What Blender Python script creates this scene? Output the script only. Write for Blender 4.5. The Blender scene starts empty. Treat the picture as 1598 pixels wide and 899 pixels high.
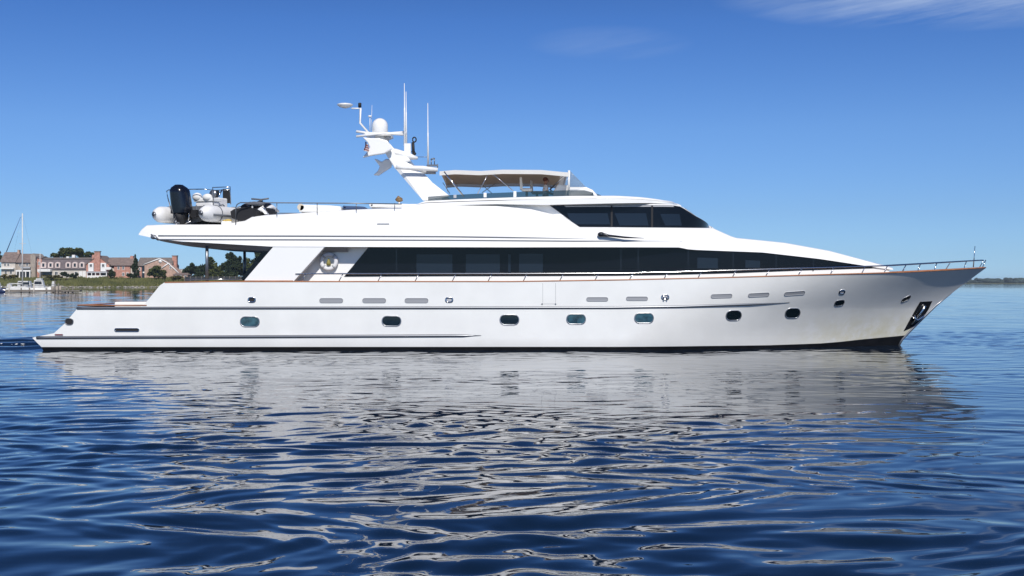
import bpy, math, random
import numpy as np
from mathutils import Vector, Matrix
random.seed(7); rng = np.random.default_rng(11)
S = bpy.context.scene; COL = S.collection
R = math.radians
# ------------------------------------------------------------------ camera, sky, sun, exposure
CAMY, CAMZ, F = -48.7, 2.75, 1800.0
cd = bpy.data.cameras.new('camera'); cam = bpy.data.objects.new('camera', cd); COL.objects.link(cam)
cam.location = (0, CAMY, CAMZ); cam.rotation_euler = (R(90), 0, 0)
cd.sensor_width = 36; cd.lens = 36 * F / 1598; cd.shift_y = -8.5 / 1598
cd.clip_start = 0.1; cd.clip_end = 30000
S.camera = cam
SUN_AZ = Vector((0.16, -1.0)); SUN_EL = R(41)
w = bpy.data.worlds.new('World'); S.world = w; w.use_nodes = True
nt = w.node_tree; N = nt.nodes; L = nt.links; N.clear()
out = N.new('ShaderNodeOutputWorld'); bg = N.new('ShaderNodeBackground'); L.new(bg.outputs[0], out.inputs[0])
sky = N.new('ShaderNodeTexSky'); sky.sky_type = 'NISHITA'; sky.sun_disc = False
sky.sun_elevation = SUN_EL; sky.sun_rotation = math.atan2(SUN_AZ.x, SUN_AZ.y)
sky.altitude = 0; sky.air_density = 1.0; sky.dust_density = 0.15; sky.ozone_density = 3.0
bg.inputs[1].default_value = 0.118
# thin cirrus streaks high in the sky, fixed to directions of the sky itself
tc = N.new('ShaderNodeTexCoord'); sp = N.new('ShaderNodeSeparateXYZ'); L.new(tc.outputs['Generated'], sp.inputs[0])
def wm(op, a, b=None, c=None, clamp=False):
    n = N.new('ShaderNodeMath'); n.operation = op; n.use_clamp = clamp
    for i, v in enumerate((a, b, c)):
        if v is None: continue
        if isinstance(v, (int, float)): n.inputs[i].default_value = v
        else: L.new(v, n.inputs[i])
    return n.outputs[0]
yy = wm('MAXIMUM', sp.outputs[1], 0.05)
u = wm('DIVIDE', sp.outputs[0], yy); v = wm('DIVIDE', sp.outputs[2], yy)
def blob(cx, cy, rx, ry):
    a = wm('POWER', wm('DIVIDE', wm('SUBTRACT', u, cx), rx), 2.0)
    a2 = wm('ABSOLUTE', wm('DIVIDE', wm('SUBTRACT', u, cx), rx)); b2 = wm('ABSOLUTE', wm('DIVIDE', wm('SUBTRACT', v, cy), ry))
    d = wm('ADD', wm('MULTIPLY', a2, a2), wm('MULTIPLY', b2, b2))
    return wm('SUBTRACT', 1.0, d, clamp=True)
cv = N.new('ShaderNodeCombineXYZ'); L.new(wm('MULTIPLY', u, 5.0), cv.inputs[0])
L.new(wm('ADD', wm('MULTIPLY', v, 48.0), wm('MULTIPLY', u, -9.0)), cv.inputs[1])
ns = N.new('ShaderNodeTexNoise'); L.new(cv.outputs[0], ns.inputs['Vector']); ns.inputs['Scale'].default_value = 1.0
ns.inputs['Detail'].default_value = 7; ns.inputs['Roughness'].default_value = 0.62
nz = wm('MULTIPLY', wm('SUBTRACT', ns.outputs['Fac'], 0.36, clamp=True), 3.0)
m = wm('ADD', wm('MULTIPLY', blob(0.36, 0.247, 0.19, 0.030), 1.0), wm('MULTIPLY', blob(0.085, 0.208, 0.075, 0.016), 0.24))
m = wm('MULTIPLY', wm('MULTIPLY', m, nz), 0.85, clamp=True)
mx = N.new('ShaderNodeMix'); mx.data_type = 'RGBA'; L.new(m, mx.inputs['Factor'])
# clear autumn air: deeper blue than the model's default, bluest well above the horizon
el = N.new('ShaderNodeValToRGB'); L.new(sp.outputs[2], el.inputs[0]); e_ = el.color_ramp.elements
e_[0].position = 0.0; e_[0].color = (.39, .66, 1.22, 1); e_[1].position = .30; e_[1].color = (.16, .29, .54, 1)
for p_, c_ in ((.022, (.345, .56, 1.0)), (.06, (.34, .51, .86)), (.13, (.34, .51, .83)), (.22, (.24, .42, .76))):
    q_ = e_.new(p_); q_.color = (*c_, 1)
tm = N.new('ShaderNodeMix'); tm.data_type = 'RGBA'; tm.blend_type = 'MULTIPLY'; tm.inputs['Factor'].default_value = 1
L.new(sky.outputs[0], tm.inputs['A']); L.new(el.outputs[0], tm.inputs['B'])
L.new(tm.outputs['Result'], mx.inputs['A']); mx.inputs['B'].default_value = (3.6, 4.6, 6.6, 1)
L.new(mx.outputs['Result'], bg.inputs[0])
sd = bpy.data.lights.new('sun', 'SUN'); sd.energy = 4.2; sd.angle = R(0.53); sd.color = (1.0, 0.955, 0.89)
sun = bpy.data.objects.new('sun', sd); COL.objects.link(sun)
h2 = SUN_AZ.normalized()
sdir = Vector((h2.x * math.cos(SUN_EL), h2.y * math.cos(SUN_EL), math.sin(SUN_EL)))
sun.rotation_euler = sdir.to_track_quat('Z', 'Y').to_euler(); sun.location = sdir * 80
vs = S.view_settings; vs.view_transform = 'Standard'; vs.look = 'None'; vs.exposure = 0.0; vs.gamma = 1.0; vs.use_curve_mapping = False
S.cycles.max_bounces = 6; S.cycles.transparent_max_bounces = 12

# ------------------------------------------------------------------ helpers
def W(px, py, y):
    """point at lateral distance y (world) that the photograph shows at px, py"""
    d = y - CAMY
    return Vector(((px - 799) / F * d, y, CAMZ + (441 - py) / F * d))
def tag(o, label=None, cat=None, group=None, kind=None):
    if label: o['label'] = label
    if cat: o['category'] = cat
    if group: o['group'] = group
    if kind: o['kind'] = kind
    return o
def empty(name, loc=(0, 0, 0), rz=0, parent=None):
    o = bpy.data.objects.new(name, None); COL.objects.link(o); o.location = loc; o.rotation_euler.z = rz
    o.empty_display_size = 0.2
    if parent: o.parent = parent
    return o
class MB:
    def __init__(s): s.v = []; s.f = []; s.m = []; s.sm = []
    def add(s, vs_, fs, mi=0, smooth=False):
        b = len(s.v); s.v += [tuple(p) for p in vs_]
        for f in fs: s.f.append(tuple(i + b for i in f)); s.m.append(mi); s.sm.append(smooth)
        return s
    def box(s, x0, x1, y0, y1, z0, z1, mi=0):
        vv = [(x, y, z) for z in (z0, z1) for y in (y0, y1) for x in (x0, x1)]
        return s.add(vv, [(0, 2, 3, 1), (4, 5, 7, 6), (0, 1, 5, 4), (2, 6, 7, 3), (0, 4, 6, 2), (1, 3, 7, 5)], mi)
    def prism(s, pts, y0, y1, mi=0, shift=(0, 0)):
        """polygon [(x,z)] extruded from y0 to y1"""
        n = len(pts)
        vv = [(x, y0, z) for x, z in pts] + [(x + shift[0], y1, z + shift[1]) for x, z in pts]
        fs = [tuple(range(n)), tuple(range(2 * n - 1, n - 1, -1))] + [(i, i + n, (i + 1) % n + n, (i + 1) % n) for i in range(n)]
        return s.add(vv, fs, mi)
    def tube(s, pts, r, seg=8, mi=0, cap=True, flat=1.0):
        pts = [Vector(p) for p in pts]; n = len(pts)
        rr = r if isinstance(r, (list, tuple)) else [r] * n
        up = Vector((0, 0, 1)); rings = []
        for i, p in enumerate(pts):
            t = (pts[min(i + 1, n - 1)] - pts[max(i - 1, 0)])
            t = t.normalized() if t.length > 1e-9 else Vector((1, 0, 0))
            a = t.cross(up)
            if a.length < 0.05: a = t.cross(Vector((0, 1, 0)))
            a.normalize(); b = a.cross(t).normalized()
            rings.append([p + (a * math.cos(2 * math.pi * k / seg) + b * flat * math.sin(2 * math.pi * k / seg)) * rr[i] for k in range(seg)])
        vv = [q for rg in rings for q in rg]; fs = []
        for i in range(n - 1):
            for k in range(seg):
                fs.append((i * seg + k, i * seg + (k + 1) % seg, (i + 1) * seg + (k + 1) % seg, (i + 1) * seg + k))
        s.add(vv, fs, mi, True)
        if cap:
            b0 = len(s.v) - len(vv)
            s.f.append(tuple(b0 + k for k in reversed(range(seg)))); s.m.append(mi); s.sm.append(False)
            s.f.append(tuple(b0 + (n - 1) * seg + k for k in range(seg))); s.m.append(mi); s.sm.append(False)
        return s
    def lathe(s, c, prof, seg=20, mi=0, axis='z', sx=1, sy=1):
        """profile [(r, h)] round an axis through c"""
        vv = []
        for r, h in prof:
            for k in range(seg):
                a = 2 * math.pi * k / seg; x, y = r * math.cos(a) * sx, r * math.sin(a) * sy
                p = (x, y, h) if axis == 'z' else ((x, h, y) if axis == 'y' else (h, x, y))
                vv.append((c[0] + p[0], c[1] + p[1], c[2] + p[2]))
        fs = [(i * seg + k, i * seg + (k + 1) % seg, (i + 1) * seg + (k + 1) % seg, (i + 1) * seg + k) for i in range(len(prof) - 1) for k in range(seg)]
        fs += [tuple(range(seg))[::-1], tuple((len(prof) - 1) * seg + k for k in range(seg))]
        return s.add(vv, fs, mi, True)
    def ell(s, c, rx, ry, rz, mi=0, nu=14, nv=9):
        prof = [(math.sin(math.pi * (i + .02) / (nv - 1 + .04)), -math.cos(math.pi * (i + .02) / (nv - 1 + .04)) * rz) for i in range(nv)]
        return s.lathe(c, prof, nu, mi, 'z', rx, ry)
    def grid(s, rows, mi=0, smooth=True, closed=False):
        n = len(rows[0]); vv = [p for r in rows for p in r]; fs = []
        for i in range(len(rows) - 1):
            for k in range(n if closed else n - 1):
                fs.append((i * n + k, i * n + (k + 1) % n, (i + 1) * n + (k + 1) % n, (i + 1) * n + k))
        return s.add(vv, fs, mi, smooth)
    def build(s, name, mats, parent=None, bevel=0, fix=True):
        me = bpy.data.meshes.new(name); me.from_pydata(s.v, [], s.f)
        for mt in (mats if isinstance(mats, (list, tuple)) else [mats]): me.materials.append(mt)
        me.polygons.foreach_set('material_index', s.m); me.polygons.foreach_set('use_smooth', s.sm)
        if fix:
            import bmesh
            b = bmesh.new(); b.from_mesh(me); bmesh.ops.recalc_face_normals(b, faces=b.faces); b.to_mesh(me); b.free()
        me.update()
        o = bpy.data.objects.new(name, me); COL.objects.link(o)
        if parent: o.parent = parent
        if bevel:
            md = o.modifiers.new('bevel', 'BEVEL'); md.width = bevel; md.segments = 2; md.limit_method = 'ANGLE'; md.angle_limit = R(40)
        return o
def mat(name, col, rough=0.5, metal=0.0, coat=0.0, var=0.0, vscale=3.0, bump=0.0, bscale=20.0, spec=0.5, stretch=None, col2=None, detail=5):
    m = bpy.data.materials.new(name); m.use_nodes = True; t = m.node_tree; n = t.nodes; l = t.links
    p = n['Principled BSDF']; p.inputs['Base Color'].default_value = (*col, 1); p.inputs['Roughness'].default_value = rough
    p.inputs['Metallic'].default_value = metal; p.inputs['Coat Weight'].default_value = coat; p.inputs['Coat Roughness'].default_value = 0.04
    p.inputs['Specular IOR Level'].default_value = spec
    tc = n.new('ShaderNodeTexCoord'); mp = n.new('ShaderNodeMapping'); l.new(tc.outputs['Object'], mp.inputs[0])
    if stretch: mp.inputs['Scale'].default_value = stretch
    if var or col2:
        nz = n.new('ShaderNodeTexNoise'); nz.inputs['Scale'].default_value = vscale; nz.inputs['Detail'].default_value = detail; nz.inputs['Roughness'].default_value = .6
        l.new(mp.outputs[0], nz.inputs['Vector'])
        cr = n.new('ShaderNodeValToRGB'); l.new(nz.outputs['Fac'], cr.inputs[0]); l.new(cr.outputs[0], p.inputs['Base Color'])
        c2 = col2 or tuple(min(1, c * (1 + var)) for c in col); c1 = col if col2 else tuple(c * (1 - var) for c in col)
        cr.color_ramp.elements[0].position = .35; cr.color_ramp.elements[1].position = .65
        cr.color_ramp.elements[0].color = (*c1, 1); cr.color_ramp.elements[1].color = (*c2, 1)
    if bump:
        nb = n.new('ShaderNodeTexNoise'); nb.inputs['Scale'].default_value = bscale; nb.inputs['Detail'].default_value = 4
        l.new(mp.outputs[0], nb.inputs['Vector'])
        bp = n.new('ShaderNodeBump'); bp.inputs['Strength'].default_value = 1; bp.inputs['Distance'].default_value = bump
        l.new(nb.outputs['Fac'], bp.inputs['Height']); l.new(bp.outputs[0], p.inputs['Normal'])
    return m
M = {}
M['hull'] = mat('hull_gelcoat', (.80, .80, .775), .26, coat=.8, var=.035, vscale=.7, bump=.012, bscale=.8)  # mottled tone: staining, strengthened in place of dappled water light
M['white'] = mat('white_gelcoat', (.87, .865, .845), .33, coat=.6, var=.012, vscale=.6)
M['boot'] = mat('black_antifouling', (.006, .006, .007), .4, var=.4, vscale=2)
M['steel'] = mat('polished_steel', (.62, .62, .62), .16, 1.0)
M['dsteel'] = mat('dull_steel', (.22, .23, .25), .35, .7)
M['stripe'] = mat('grey_stripe', (.11, .125, .15), .4)
M['vent'] = mat('grey_vent', (.30, .31, .33), .5)
M['glass'] = mat('black_glass', (.003, .004, .008), .04, spec=.28, bump=.0015, bscale=.8)
M['pane'] = mat('pane_blue_reflection', (.009, .015, .028), .05, spec=.4)  # bluish window reflection put into the pane colour
M['port'] = mat('port_glass', (.006, .012, .016), .03)
M['port_reflect'] = mat('port_teal_reflection', (.022, .065, .085), .06, coat=1, var=.7, vscale=3)  # teal reflection painted into the glass colour, uneven by noise
M['rim'] = mat('porthole_rim', (.42, .43, .45), .32, .8)
M['teak'] = mat('varnished_teak', (.36, .15, .07), .4, var=.2, vscale=8, stretch=(.2, 1, 1))
M['deck'] = mat('teak_deck', (.33, .24, .16), .7, var=.2, vscale=3, stretch=(.1, 4, 1))
M['black'] = mat('black_plastic', (.006, .007, .012), .22, coat=.3)
M['mblack'] = mat('matt_black', (.012, .012, .014), .7)
M['grey'] = mat('light_grey', (.42, .43, .45), .5)
M['shade'] = mat('recess_grey', (.40, .42, .45), .5)
M['tube'] = mat('inflatable_white', (.76, .76, .76), .55, var=.06, vscale=3)
M['rubber'] = mat('grey_rubber', (.13, .14, .16), .6)
M['canvas'] = mat('white_canvas', (.8, .79, .76), .9, bump=.01, bscale=4)
M['lining'] = mat('tan_lining', (.58, .46, .34), .95, var=.12, vscale=1.5, bump=.01, bscale=3)
for q_, c_, k_ in (('canvas', (.8, .79, .76), .2), ('lining', (.66, .53, .40), .55)):
    t_ = M[q_].node_tree; tl = t_.nodes.new('ShaderNodeBsdfTranslucent'); tl.inputs[0].default_value = (*c_, 1)
    ms_ = t_.nodes.new('ShaderNodeMixShader'); ms_.inputs[0].default_value = k_
    t_.links.new(t_.nodes['Principled BSDF'].outputs[0], ms_.inputs[1]); t_.links.new(tl.outputs[0], ms_.inputs[2]); t_.links.new(ms_.outputs[0], t_.nodes['Material Output'].inputs[0])
M['yellow'] = mat('yellow_cloth', (.55, .40, .12), .8)
M['beige'] = mat('beige_cushion', (.62, .55, .44), .8)
M['cushion'] = mat('white_cushion', (.78, .78, .76), .8, bump=.01, bscale=6)
M['navy'] = mat('navy_cushion', (.03, .06, .14), .7)
M['red'] = mat('red_cloth', (.45, .03, .04), .8)
M['fblue'] = mat('blue_cloth', (.03, .05, .2), .8)
M['skin'] = mat('skin', (.42, .22, .15), .6)
M['hair'] = mat('brown_hair', (.12, .035, .02), .7)
M['shirt'] = mat('white_shirt', (.7, .7, .72), .9)
M['olive'] = mat('olive_float', (.25, .22, .06), .6)
M['foam'] = mat('foam', (.8, .82, .84), .8)
def tinted(name, col, alpha, rough=.03):
    m = mat(name, col, rough); m.node_tree.nodes['Principled BSDF'].inputs['Alpha'].default_value = alpha; return m
M['tint'] = tinted('tinted_screen', (.01, .035, .045), .80)
M['clear'] = tinted('clear_vinyl', (.25, .3, .36), .42)
def interp(x, xs, ys): return float(np.interp(x, xs, ys))

# ------------------------------------------------------------------ hull form
_st = [(-3, 12.5), (-.6, 15.6), (0, 16.3), (.37, 16.5), (.83, 16.94), (1.72, 17.83), (2.56, 18.91), (3.37, 20.02), (3.9, 20.7)]
def xend(z): return interp(z, [a for a, b in _st], [b for a, b in _st])
_sa = [(-3, -17.5), (-.6, -18.1), (0, -18.3), (.24, -18.37), (.60, -18.72), (.775, -17.87), (1.13, -17.47), (1.65, -17.03), (1.85, -16.9), (4, -16.9)]
def xaft(z): return interp(z, [a for a, b in _sa], [b for a, b in _sa])
def hb(x, z):
    s = min(1.1, max(0, z / 3.3)) ** 2.2
    Ln = 12.3 + .9 * s; p = 1.45 + 1.95 * s; B = interp(z, [-3, -.6, 0, .35, 5], [2.4, 3.3, 3.6, 3.7, 3.7])
    uu = min(1, max(0, (xend(z) - x) / Ln))
    return B * (1 - (1 - uu) ** p)
def conv(pts, lat):
    """pixel outline on a surface whose half breadth is lat(x, z), near side, to (x, z)"""
    res = []
    for px, py in pts:
        y = -3.5
        for _ in range(12): q = W(px, py, y); y = .5 * y + .5 * -lat(q.x, q.z)
        res.append((q.x, q.z))
    return res
sheer_px = [(120, 480), (226, 478.5), (227, 474), (253, 441.5), (350, 440), (456, 440), (800, 440), (968, 437.5), (1120, 434), (1280, 429.3), (1350, 427.3), (1413, 425.2), (1480, 421.8), (1541, 417.8)]
_sh = conv(sheer_px, hb); _shx = [a for a, b in _sh]; _shz = [b for a, b in _sh]
_shz[:3] = [1.79, 1.80, 1.94]
def sheer(x): return interp(x, _shx, _shz)
_bt = conv([(800, 541.3), (1100, 540), (1200, 538.8), (1280, 536), (1312, 533.4), (1347, 529.5)], hb) + [(16.6, .52), (20, .6)]
def boot(x): return interp(x, [-30, 0] + [a for a, b in _bt][1:], [.23, .24] + [b for a, b in _bt][1:])

yacht = tag(empty('motor_yacht', (0, 0, 0)), 'large white three-deck motor yacht with black window bands, side on across the calm water', 'yacht')
NC = 260
vv_ = [1 - (1 - i / NC) ** 1.15 for i in range(NC + 1)]
def hull_rows(fns):
    rows = []
    for fn in fns:
        row = []
        for v in vv_:
            z = .5
            for _ in range(12):
                x = xaft(z) + v * (xend(z) - xaft(z)); z = .4 * z + .6 * fn(x)
            x = xaft(z) + v * (xend(z) - xaft(z))
            row.append((x, max(0.0, hb(x, z)) if v < 1 else 0.0, z))
        rows.append(row)
    return rows
def hull_mesh(rows, name, m_, transom=True):
    mb = MB()
    for sgn in (-1, 1): mb.grid([[(x, sgn * y, z) for x, y, z in r] for r in rows])
    if transom:
        mb.grid([[(r[0][0], k * r[0][1], r[0][2]) for k in (-1, -.5, 0, .5, 1)] for r in rows], smooth=False)
    me = mb.build(name, m_, yacht)
    return me
K = 1.76
fl = [lambda x, q=q: boot(x) + (max(K, boot(x) + .1) - boot(x)) * q for q in (0, .12, .243, .353, .45, .6, .75, .9, 1)]
def low(z): return lambda x: z
rows_w = hull_rows([boot, low(.42), low(.60), lambda x: .775, low(1.13), low(1.4), low(1.6), low(K)] if False else
                   [boot] + [(lambda x, z=z: max(z, boot(x) + .02 + z * .05)) for z in (.42, .595, .62, .775, .95, 1.13, 1.4, 1.65, K)])
rows_w += hull_rows([(lambda x, q=q: K + .01 + max(.02, sheer(x) - K) * q) for q in (.15, .3, .45, .6, .75, .9, 1)])
# weather marks on the forward topsides, fixed to the hull: yellow waterline stain over the mottled base colour
hm = M['hull'].node_tree; hn = hm.nodes; hl = hm.links
hp = hn['Principled BSDF']; src = hp.inputs['Base Color'].links[0].from_socket
htc = hn.new('ShaderNodeTexCoord'); hsx = hn.new('ShaderNodeSeparateXYZ'); hl.new(htc.outputs['Object'], hsx.inputs[0])
hz = hn.new('ShaderNodeTexNoise'); hz.inputs['Scale'].default_value = 1.6; hz.inputs['Detail'].default_value = 8; hz.inputs['Roughness'].default_value = .7; hl.new(htc.outputs['Object'], hz.inputs['Vector'])
def hmath(op, a, b, clamp=False):
    n = hn.new('ShaderNodeMath'); n.operation = op; n.use_clamp = clamp
    for i, q in enumerate((a, b)):
        if isinstance(q, (int, float)): n.inputs[i].default_value = q
        else: hl.new(q, n.inputs[i])
    return n.outputs[0]
def mr(val, a, b):
    n = hn.new('ShaderNodeMapRange'); n.interpolation_type = 'SMOOTHSTEP'; hl.new(val, n.inputs[0]); n.inputs[1].default_value = a; n.inputs[2].default_value = b; return n.outputs[0]
st = hmath('MULTIPLY', hmath('MULTIPLY', mr(hsx.outputs[0], 9.5, 15.5), mr(hsx.outputs[2], 2.0, .5)), mr(hz.outputs['Fac'], .3, .62))
hmix = hn.new('ShaderNodeMix'); hmix.data_type = 'RGBA'; hl.new(hmath('MULTIPLY', st, .8), hmix.inputs['Factor']); hl.new(src, hmix.inputs['A']); hmix.inputs['B'].default_value = (.66, .62, .44, 1)
hl.new(hmix.outputs['Result'], hp.inputs['Base Color'])
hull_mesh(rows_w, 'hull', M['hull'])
rows_b = hull_rows([low(-1.2), low(-.6), low(-.2), low(0.0), lambda x: boot(x) * .5, lambda x: boot(x) - .002])
hull_mesh(rows_b, 'hull_bottom', M['boot'])
# decks
mb = MB(); xs = np.linspace(-13.6, 19.3, 120)
mb.grid([[(x, k * max(.02, hb(x, sheer(x) - .06) - .03), sheer(x) - .06) for k in (-1, -.5, 0, .5, 1)] for x in xs], smooth=False)
mb.build('main_deck', M['deck'], yacht)
mb = MB(); mb.grid([[(x, k * 3.62, 1.72) for k in (-1, 0, 1)] for x in (-16.8, -13.4)], smooth=False)
mb.prism([(-13.62, 1.72), (-13.58, 1.72), (-13.58, 2.7), (-13.62, 2.7)], -3.6, 3.6)
mb.build('cockpit_deck', M['deck'], yacht)
def along(lat, x0, x1, n, zf, off=0.0):
    return [(x, -(lat(x, zf(x)) + off), zf(x)) for x in np.linspace(x0, x1, n)]
def both(mb, pts, r, seg=8, mi=0, flat=1.0):
    mb.tube(pts, r, seg, mi, True, flat); mb.tube([(x, -y, z) for x, y, z in pts], r, seg, mi, True, flat)
mb = MB(); both(mb, along(hb, -13.55, 19.95, 160, lambda x: sheer(x) + .01, -.03), .05, 8, 0, .55)
both(mb, [(-16.95, -3.68, 1.86), (-14.25, -3.68, 1.86)], .05, 8, 0, .5)
mb.tube([(-16.95, y, 1.86) for y in (-3.68, 3.68)], .025)
mb.build('cap_rail', M['teak'], yacht)
mb = MB(); mb.box(-16.0, -14.2, -2.3, 2.3, 1.75, 1.97); mb.build('cockpit_coaming', M['white'], yacht, .05)
# rub rails
mb = MB(); k2 = conv([(120, 481), (960, 480), (1060, 478.6), (1160, 475.3), (1232, 472.3)], hb)
xx = np.linspace(k2[0][0], k2[-1][0], 120); zz = [interp(x, [a for a, b in k2], [b for a, b in k2]) for x in xx]
P = [(x, -(hb(x, z) + .0), z) for x, z in zip(xx, zz)]
both(mb, P, [.055] * 112 + list(np.linspace(.055, .012, 8)), 8)
P = [(x, -hb(x, .61), z) for x, z in zip(np.linspace(-18.55, -1.2, 50), np.linspace(.60, .68, 50))]
both(mb, P, [.06] * 48 + [.03, .01], 8)
mb.build('rub_rail', M['dsteel'], yacht)
# round edged fittings on the hull surface
def rrect(cx, cz, rx, rz, rc, n=7):
    pts = []
    for qx, qz, a0 in ((1, 1, 0), (-1, 1, 90), (-1, -1, 180), (1, -1, 270)):
        for k in range(n):
            a = R(a0 + 90 * k / (n - 1)); pts.append((cx + qx * (rx - rc) + rc * math.cos(a), cz + qz * (rz - rc) + rc * math.sin(a)))
    return pts
def fitting(px, py, w_, h_, name, frame, glass, rc=None, th=.03, shear=0.0, lat=hb, parent=yacht, deep=True):
    (cx, cz), = conv([(px, py)], lat)
    sc = (48.7 - lat(cx, cz)) / F; rx, rz = w_ * sc / 2, h_ * sc / 2; rc = min(rx, rz) * .98 if rc is None else rc
    def surf(pts, off): return [(x, -(lat(x, z) + off), z) for x, z in pts]
    sh_ = lambda pts: [(x, z + (x - cx) * shear) for x, z in pts]
    o_ = sh_(rrect(cx, cz, rx, rz, rc)); i_ = sh_(rrect(cx, cz, rx - th, rz - th, max(.01, rc - th)))
    res = None
    for sg in (1,):
        mb = MB(); n = len(o_)
        A = surf(o_, .0); B_ = surf(o_, .022); C_ = surf(i_, .024); D_ = surf(i_, .006)
        mb.grid([A, B_, C_, D_], closed=True)
        f = mb.build(name, frame, parent)
        if glass:
            g = MB(); g.add(surf(i_, .010), [tuple(range(n))]); g.build('pane', glass, f)
        res = f
    return res
for i, (px, py) in enumerate([(390, 502), (611, 501), (795, 499), (899, 498), (1005, 496.5), (1145, 492.5), (1237, 489)]):
    fitting(px, py, 31 if i < 5 else 26, 17, 'porthole', M['rim'], M['port_reflect'] if i in (0, 3, 4) else M['port'], th=.035)
for px, py, w_, h_, s_ in [(1310, 473, 17, 10, .1)]: fitting(px, py, w_, h_, 'porthole', M['dsteel'], M['port'], shear=.1)
for px, py in [(1314, 456)]: fitting(px, py, 11, 8, 'fairlead', M['steel'], M['grey'], th=.06)
fitting(1414, 466.5, 15, 8, 'fairlead', M['dsteel'], M['mblack'], shear=.45, th=.03)
fitting(393, 468, 13, 9, 'fairlead', M['steel'], M['mblack'], th=.05)
fitting(701, 468, 13, 9, 'fairlead', M['steel'], M['grey'], th=.06)
f = fitting(1038, 464, 13, 9, 'fairlead', M['steel'], M['grey'], th=.05)
mb = MB(); (cx, cz), = conv([(1038, 464)], hb)
for dx in (-.06, .06): mb.tube([(cx + dx, -3.78, cz - .1), (cx + dx, -3.78, cz + .08)], .025)
mb.build('bollard', M['steel'], f)
for px, py in [(517, 469), (584, 469), (650, 469)]: fitting(px, py, 37, 7.5, 'air_vent', M['vent'], M['vent'], th=.02)
for px, py, s_ in [(932, 467, 0), (994, 466, 0), (1126, 462, .03), (1184, 460.3, .05), (1240, 458, .07)]: fitting(px, py, 34, 6.5, 'air_vent', M['vent'], M['vent'], th=.02, shear=s_)
fitting(108, 502, 14, 11, 'fairlead', M['dsteel'], M['mblack'], th=.03)
fitting(198, 515, 39, 6, 'exhaust_outlet', M['steel'], M['mblack'], th=.03)
fitting(92, 522.4, 13, 2.2, 'step_light', M['dsteel'], M['red'], th=.015)
# side boarding door seams
mb = MB()
for px in (847, 867):
    mb.box(W(px, 441, -3.7).x - .006, W(px, 441, -3.7).x + .006, -3.704, -3.69, W(0, 474, -3.7).z, W(0, 442, -3.7).z)
mb.box(W(847, 441, -3.7).x, W(867, 441, -3.7).x, -3.704, -3.69, W(0, 474.3, -3.7).z - .006, W(0, 474.3, -3.7).z + .006)
for px in (846, 867): mb.lathe((W(px, 474, -3.7).x, -3.71, W(px, 474.2, -3.7).z), [(.03, -.02), (.03, .02)], 10, 0, 'y')
mb.build('boarding_door', M['vent'], yacht)
# anchor pocket at the bow
ap = conv([(1436, 471), (1455, 470), (1449, 483), (1440, 497), (1422, 512), (1410, 517), (1417, 504), (1426, 488)], hb)
mb = MB(); n = len(ap)
for sg in (-1,):
    c = (sum(a for a, b in ap) / n, sum(b for a, b in ap) / n)
    rings = []
    for q in (1, .66, .33, .02): rings.append([(c[0] + (x - c[0]) * q, -(hb(c[0] + (x - c[0]) * q, c[1] + (z - c[1]) * q) + .012), c[1] + (z - c[1]) * q) for x, z in ap])
    rings.insert(0, [(x, -(hb(x, z) - .02), z) for x, z in ap])
    mb.grid(rings, closed=True, smooth=False)
pk = mb.build('anchor_pocket', mat('pocket_dark_steel', (.03, .032, .036), .25, .6), yacht)
mb = MB()
def hs(px, py, off):
    (x, z), = conv([(px, py)], hb); return Vector((x, -(hb(x, z) + off), z))
mb.tube([hs(1443, 477, .06), hs(1436, 488, .09), hs(1429, 499, .09)], [.05, .06, .08])
mb.tube([hs(1422, 494, .06), hs(1429, 500, .12), hs(1438, 494, .12), hs(1443, 490, .05)], [.02, .09, .09, .02], flat=.6)
mb.tube([hs(1427, 492, .05), hs(1428, 500, .12), hs(1421, 506, .05)], [.02, .08, .02])
mb.build('anchor', M['steel'], yacht)
mb = MB()
mb.tube([(xend(z) - .02, 0, z) for z in (0.05, .35, .8, 1.3, 1.8, 2.3)], [.05, .055, .06, .06, .05, .02])
(ax, az), (bx_, bz) = conv([(1402, 526), (1419, 518)], hb)
mb.build('stem_guard', M['dsteel'], yacht)
# bow and side deck rails
rail_px = [(461, 427.5), (600, 427), (800, 427), (960, 426.5), (1050, 424.5), (1150, 421.5), (1280, 417.8), (1391, 414.5), (1460, 410.5), (1537, 405.8)]
railp = conv(rail_px, lambda x, z: hb(x, sheer(x)) - .08 if x < 19.7 else .12)
rx_ = [a for a, b in railp]; rz_ = [b for a, b in railp]
rl = lambda x: max(.1, hb(x, sheer(x)) - .08)
rzf = lambda x: interp(x, rx_, rz_)
mb = MB(); P = [(x, -rl(x), rzf(x)) for x in np.linspace(rx_[0], 19.75, 150)]
both(mb, P, .026, 8); mb.tube([(19.75, -rl(19.75), rzf(19.75)), (19.9, 0, rzf(19.75)), (19.75, rl(19.75), rzf(19.75))], .026)
side_rail = mb.build('handrail', M['steel'], yacht)
posts = [(470, 6), (528, 6), (589, 6), (647, 6), (705, 6), (761, 6)] + [(a, 6) for a in (816, 873, 928, 982, 1036, 1089, 1143, 1195, 1246, 1296, 1345, 1380, 1409, 1432, 1458, 1505, 1534)]
for px, lean in posts:
    (x, z), = conv([(px, interp(px, [a for a, b in sheer_px], [b for a, b in sheer_px]))], hb)
    for sg in (-1, 1):
        mb = MB(); x2 = x + .17
        mb.tube([(x, sg * (hb(x, sheer(x)) - .05), sheer(x)), (x2, sg * rl(x2), rzf(x2))], .02, 6); mb.build('stanchion', M['steel'], side_rail)
mb = MB(); a = W(1519, 417, 0); b = W(1521.5, 384, 0); mb.tube([a, b], [.025, .012], 6); mb.build('jackstaff', M['steel'], yacht)

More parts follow.
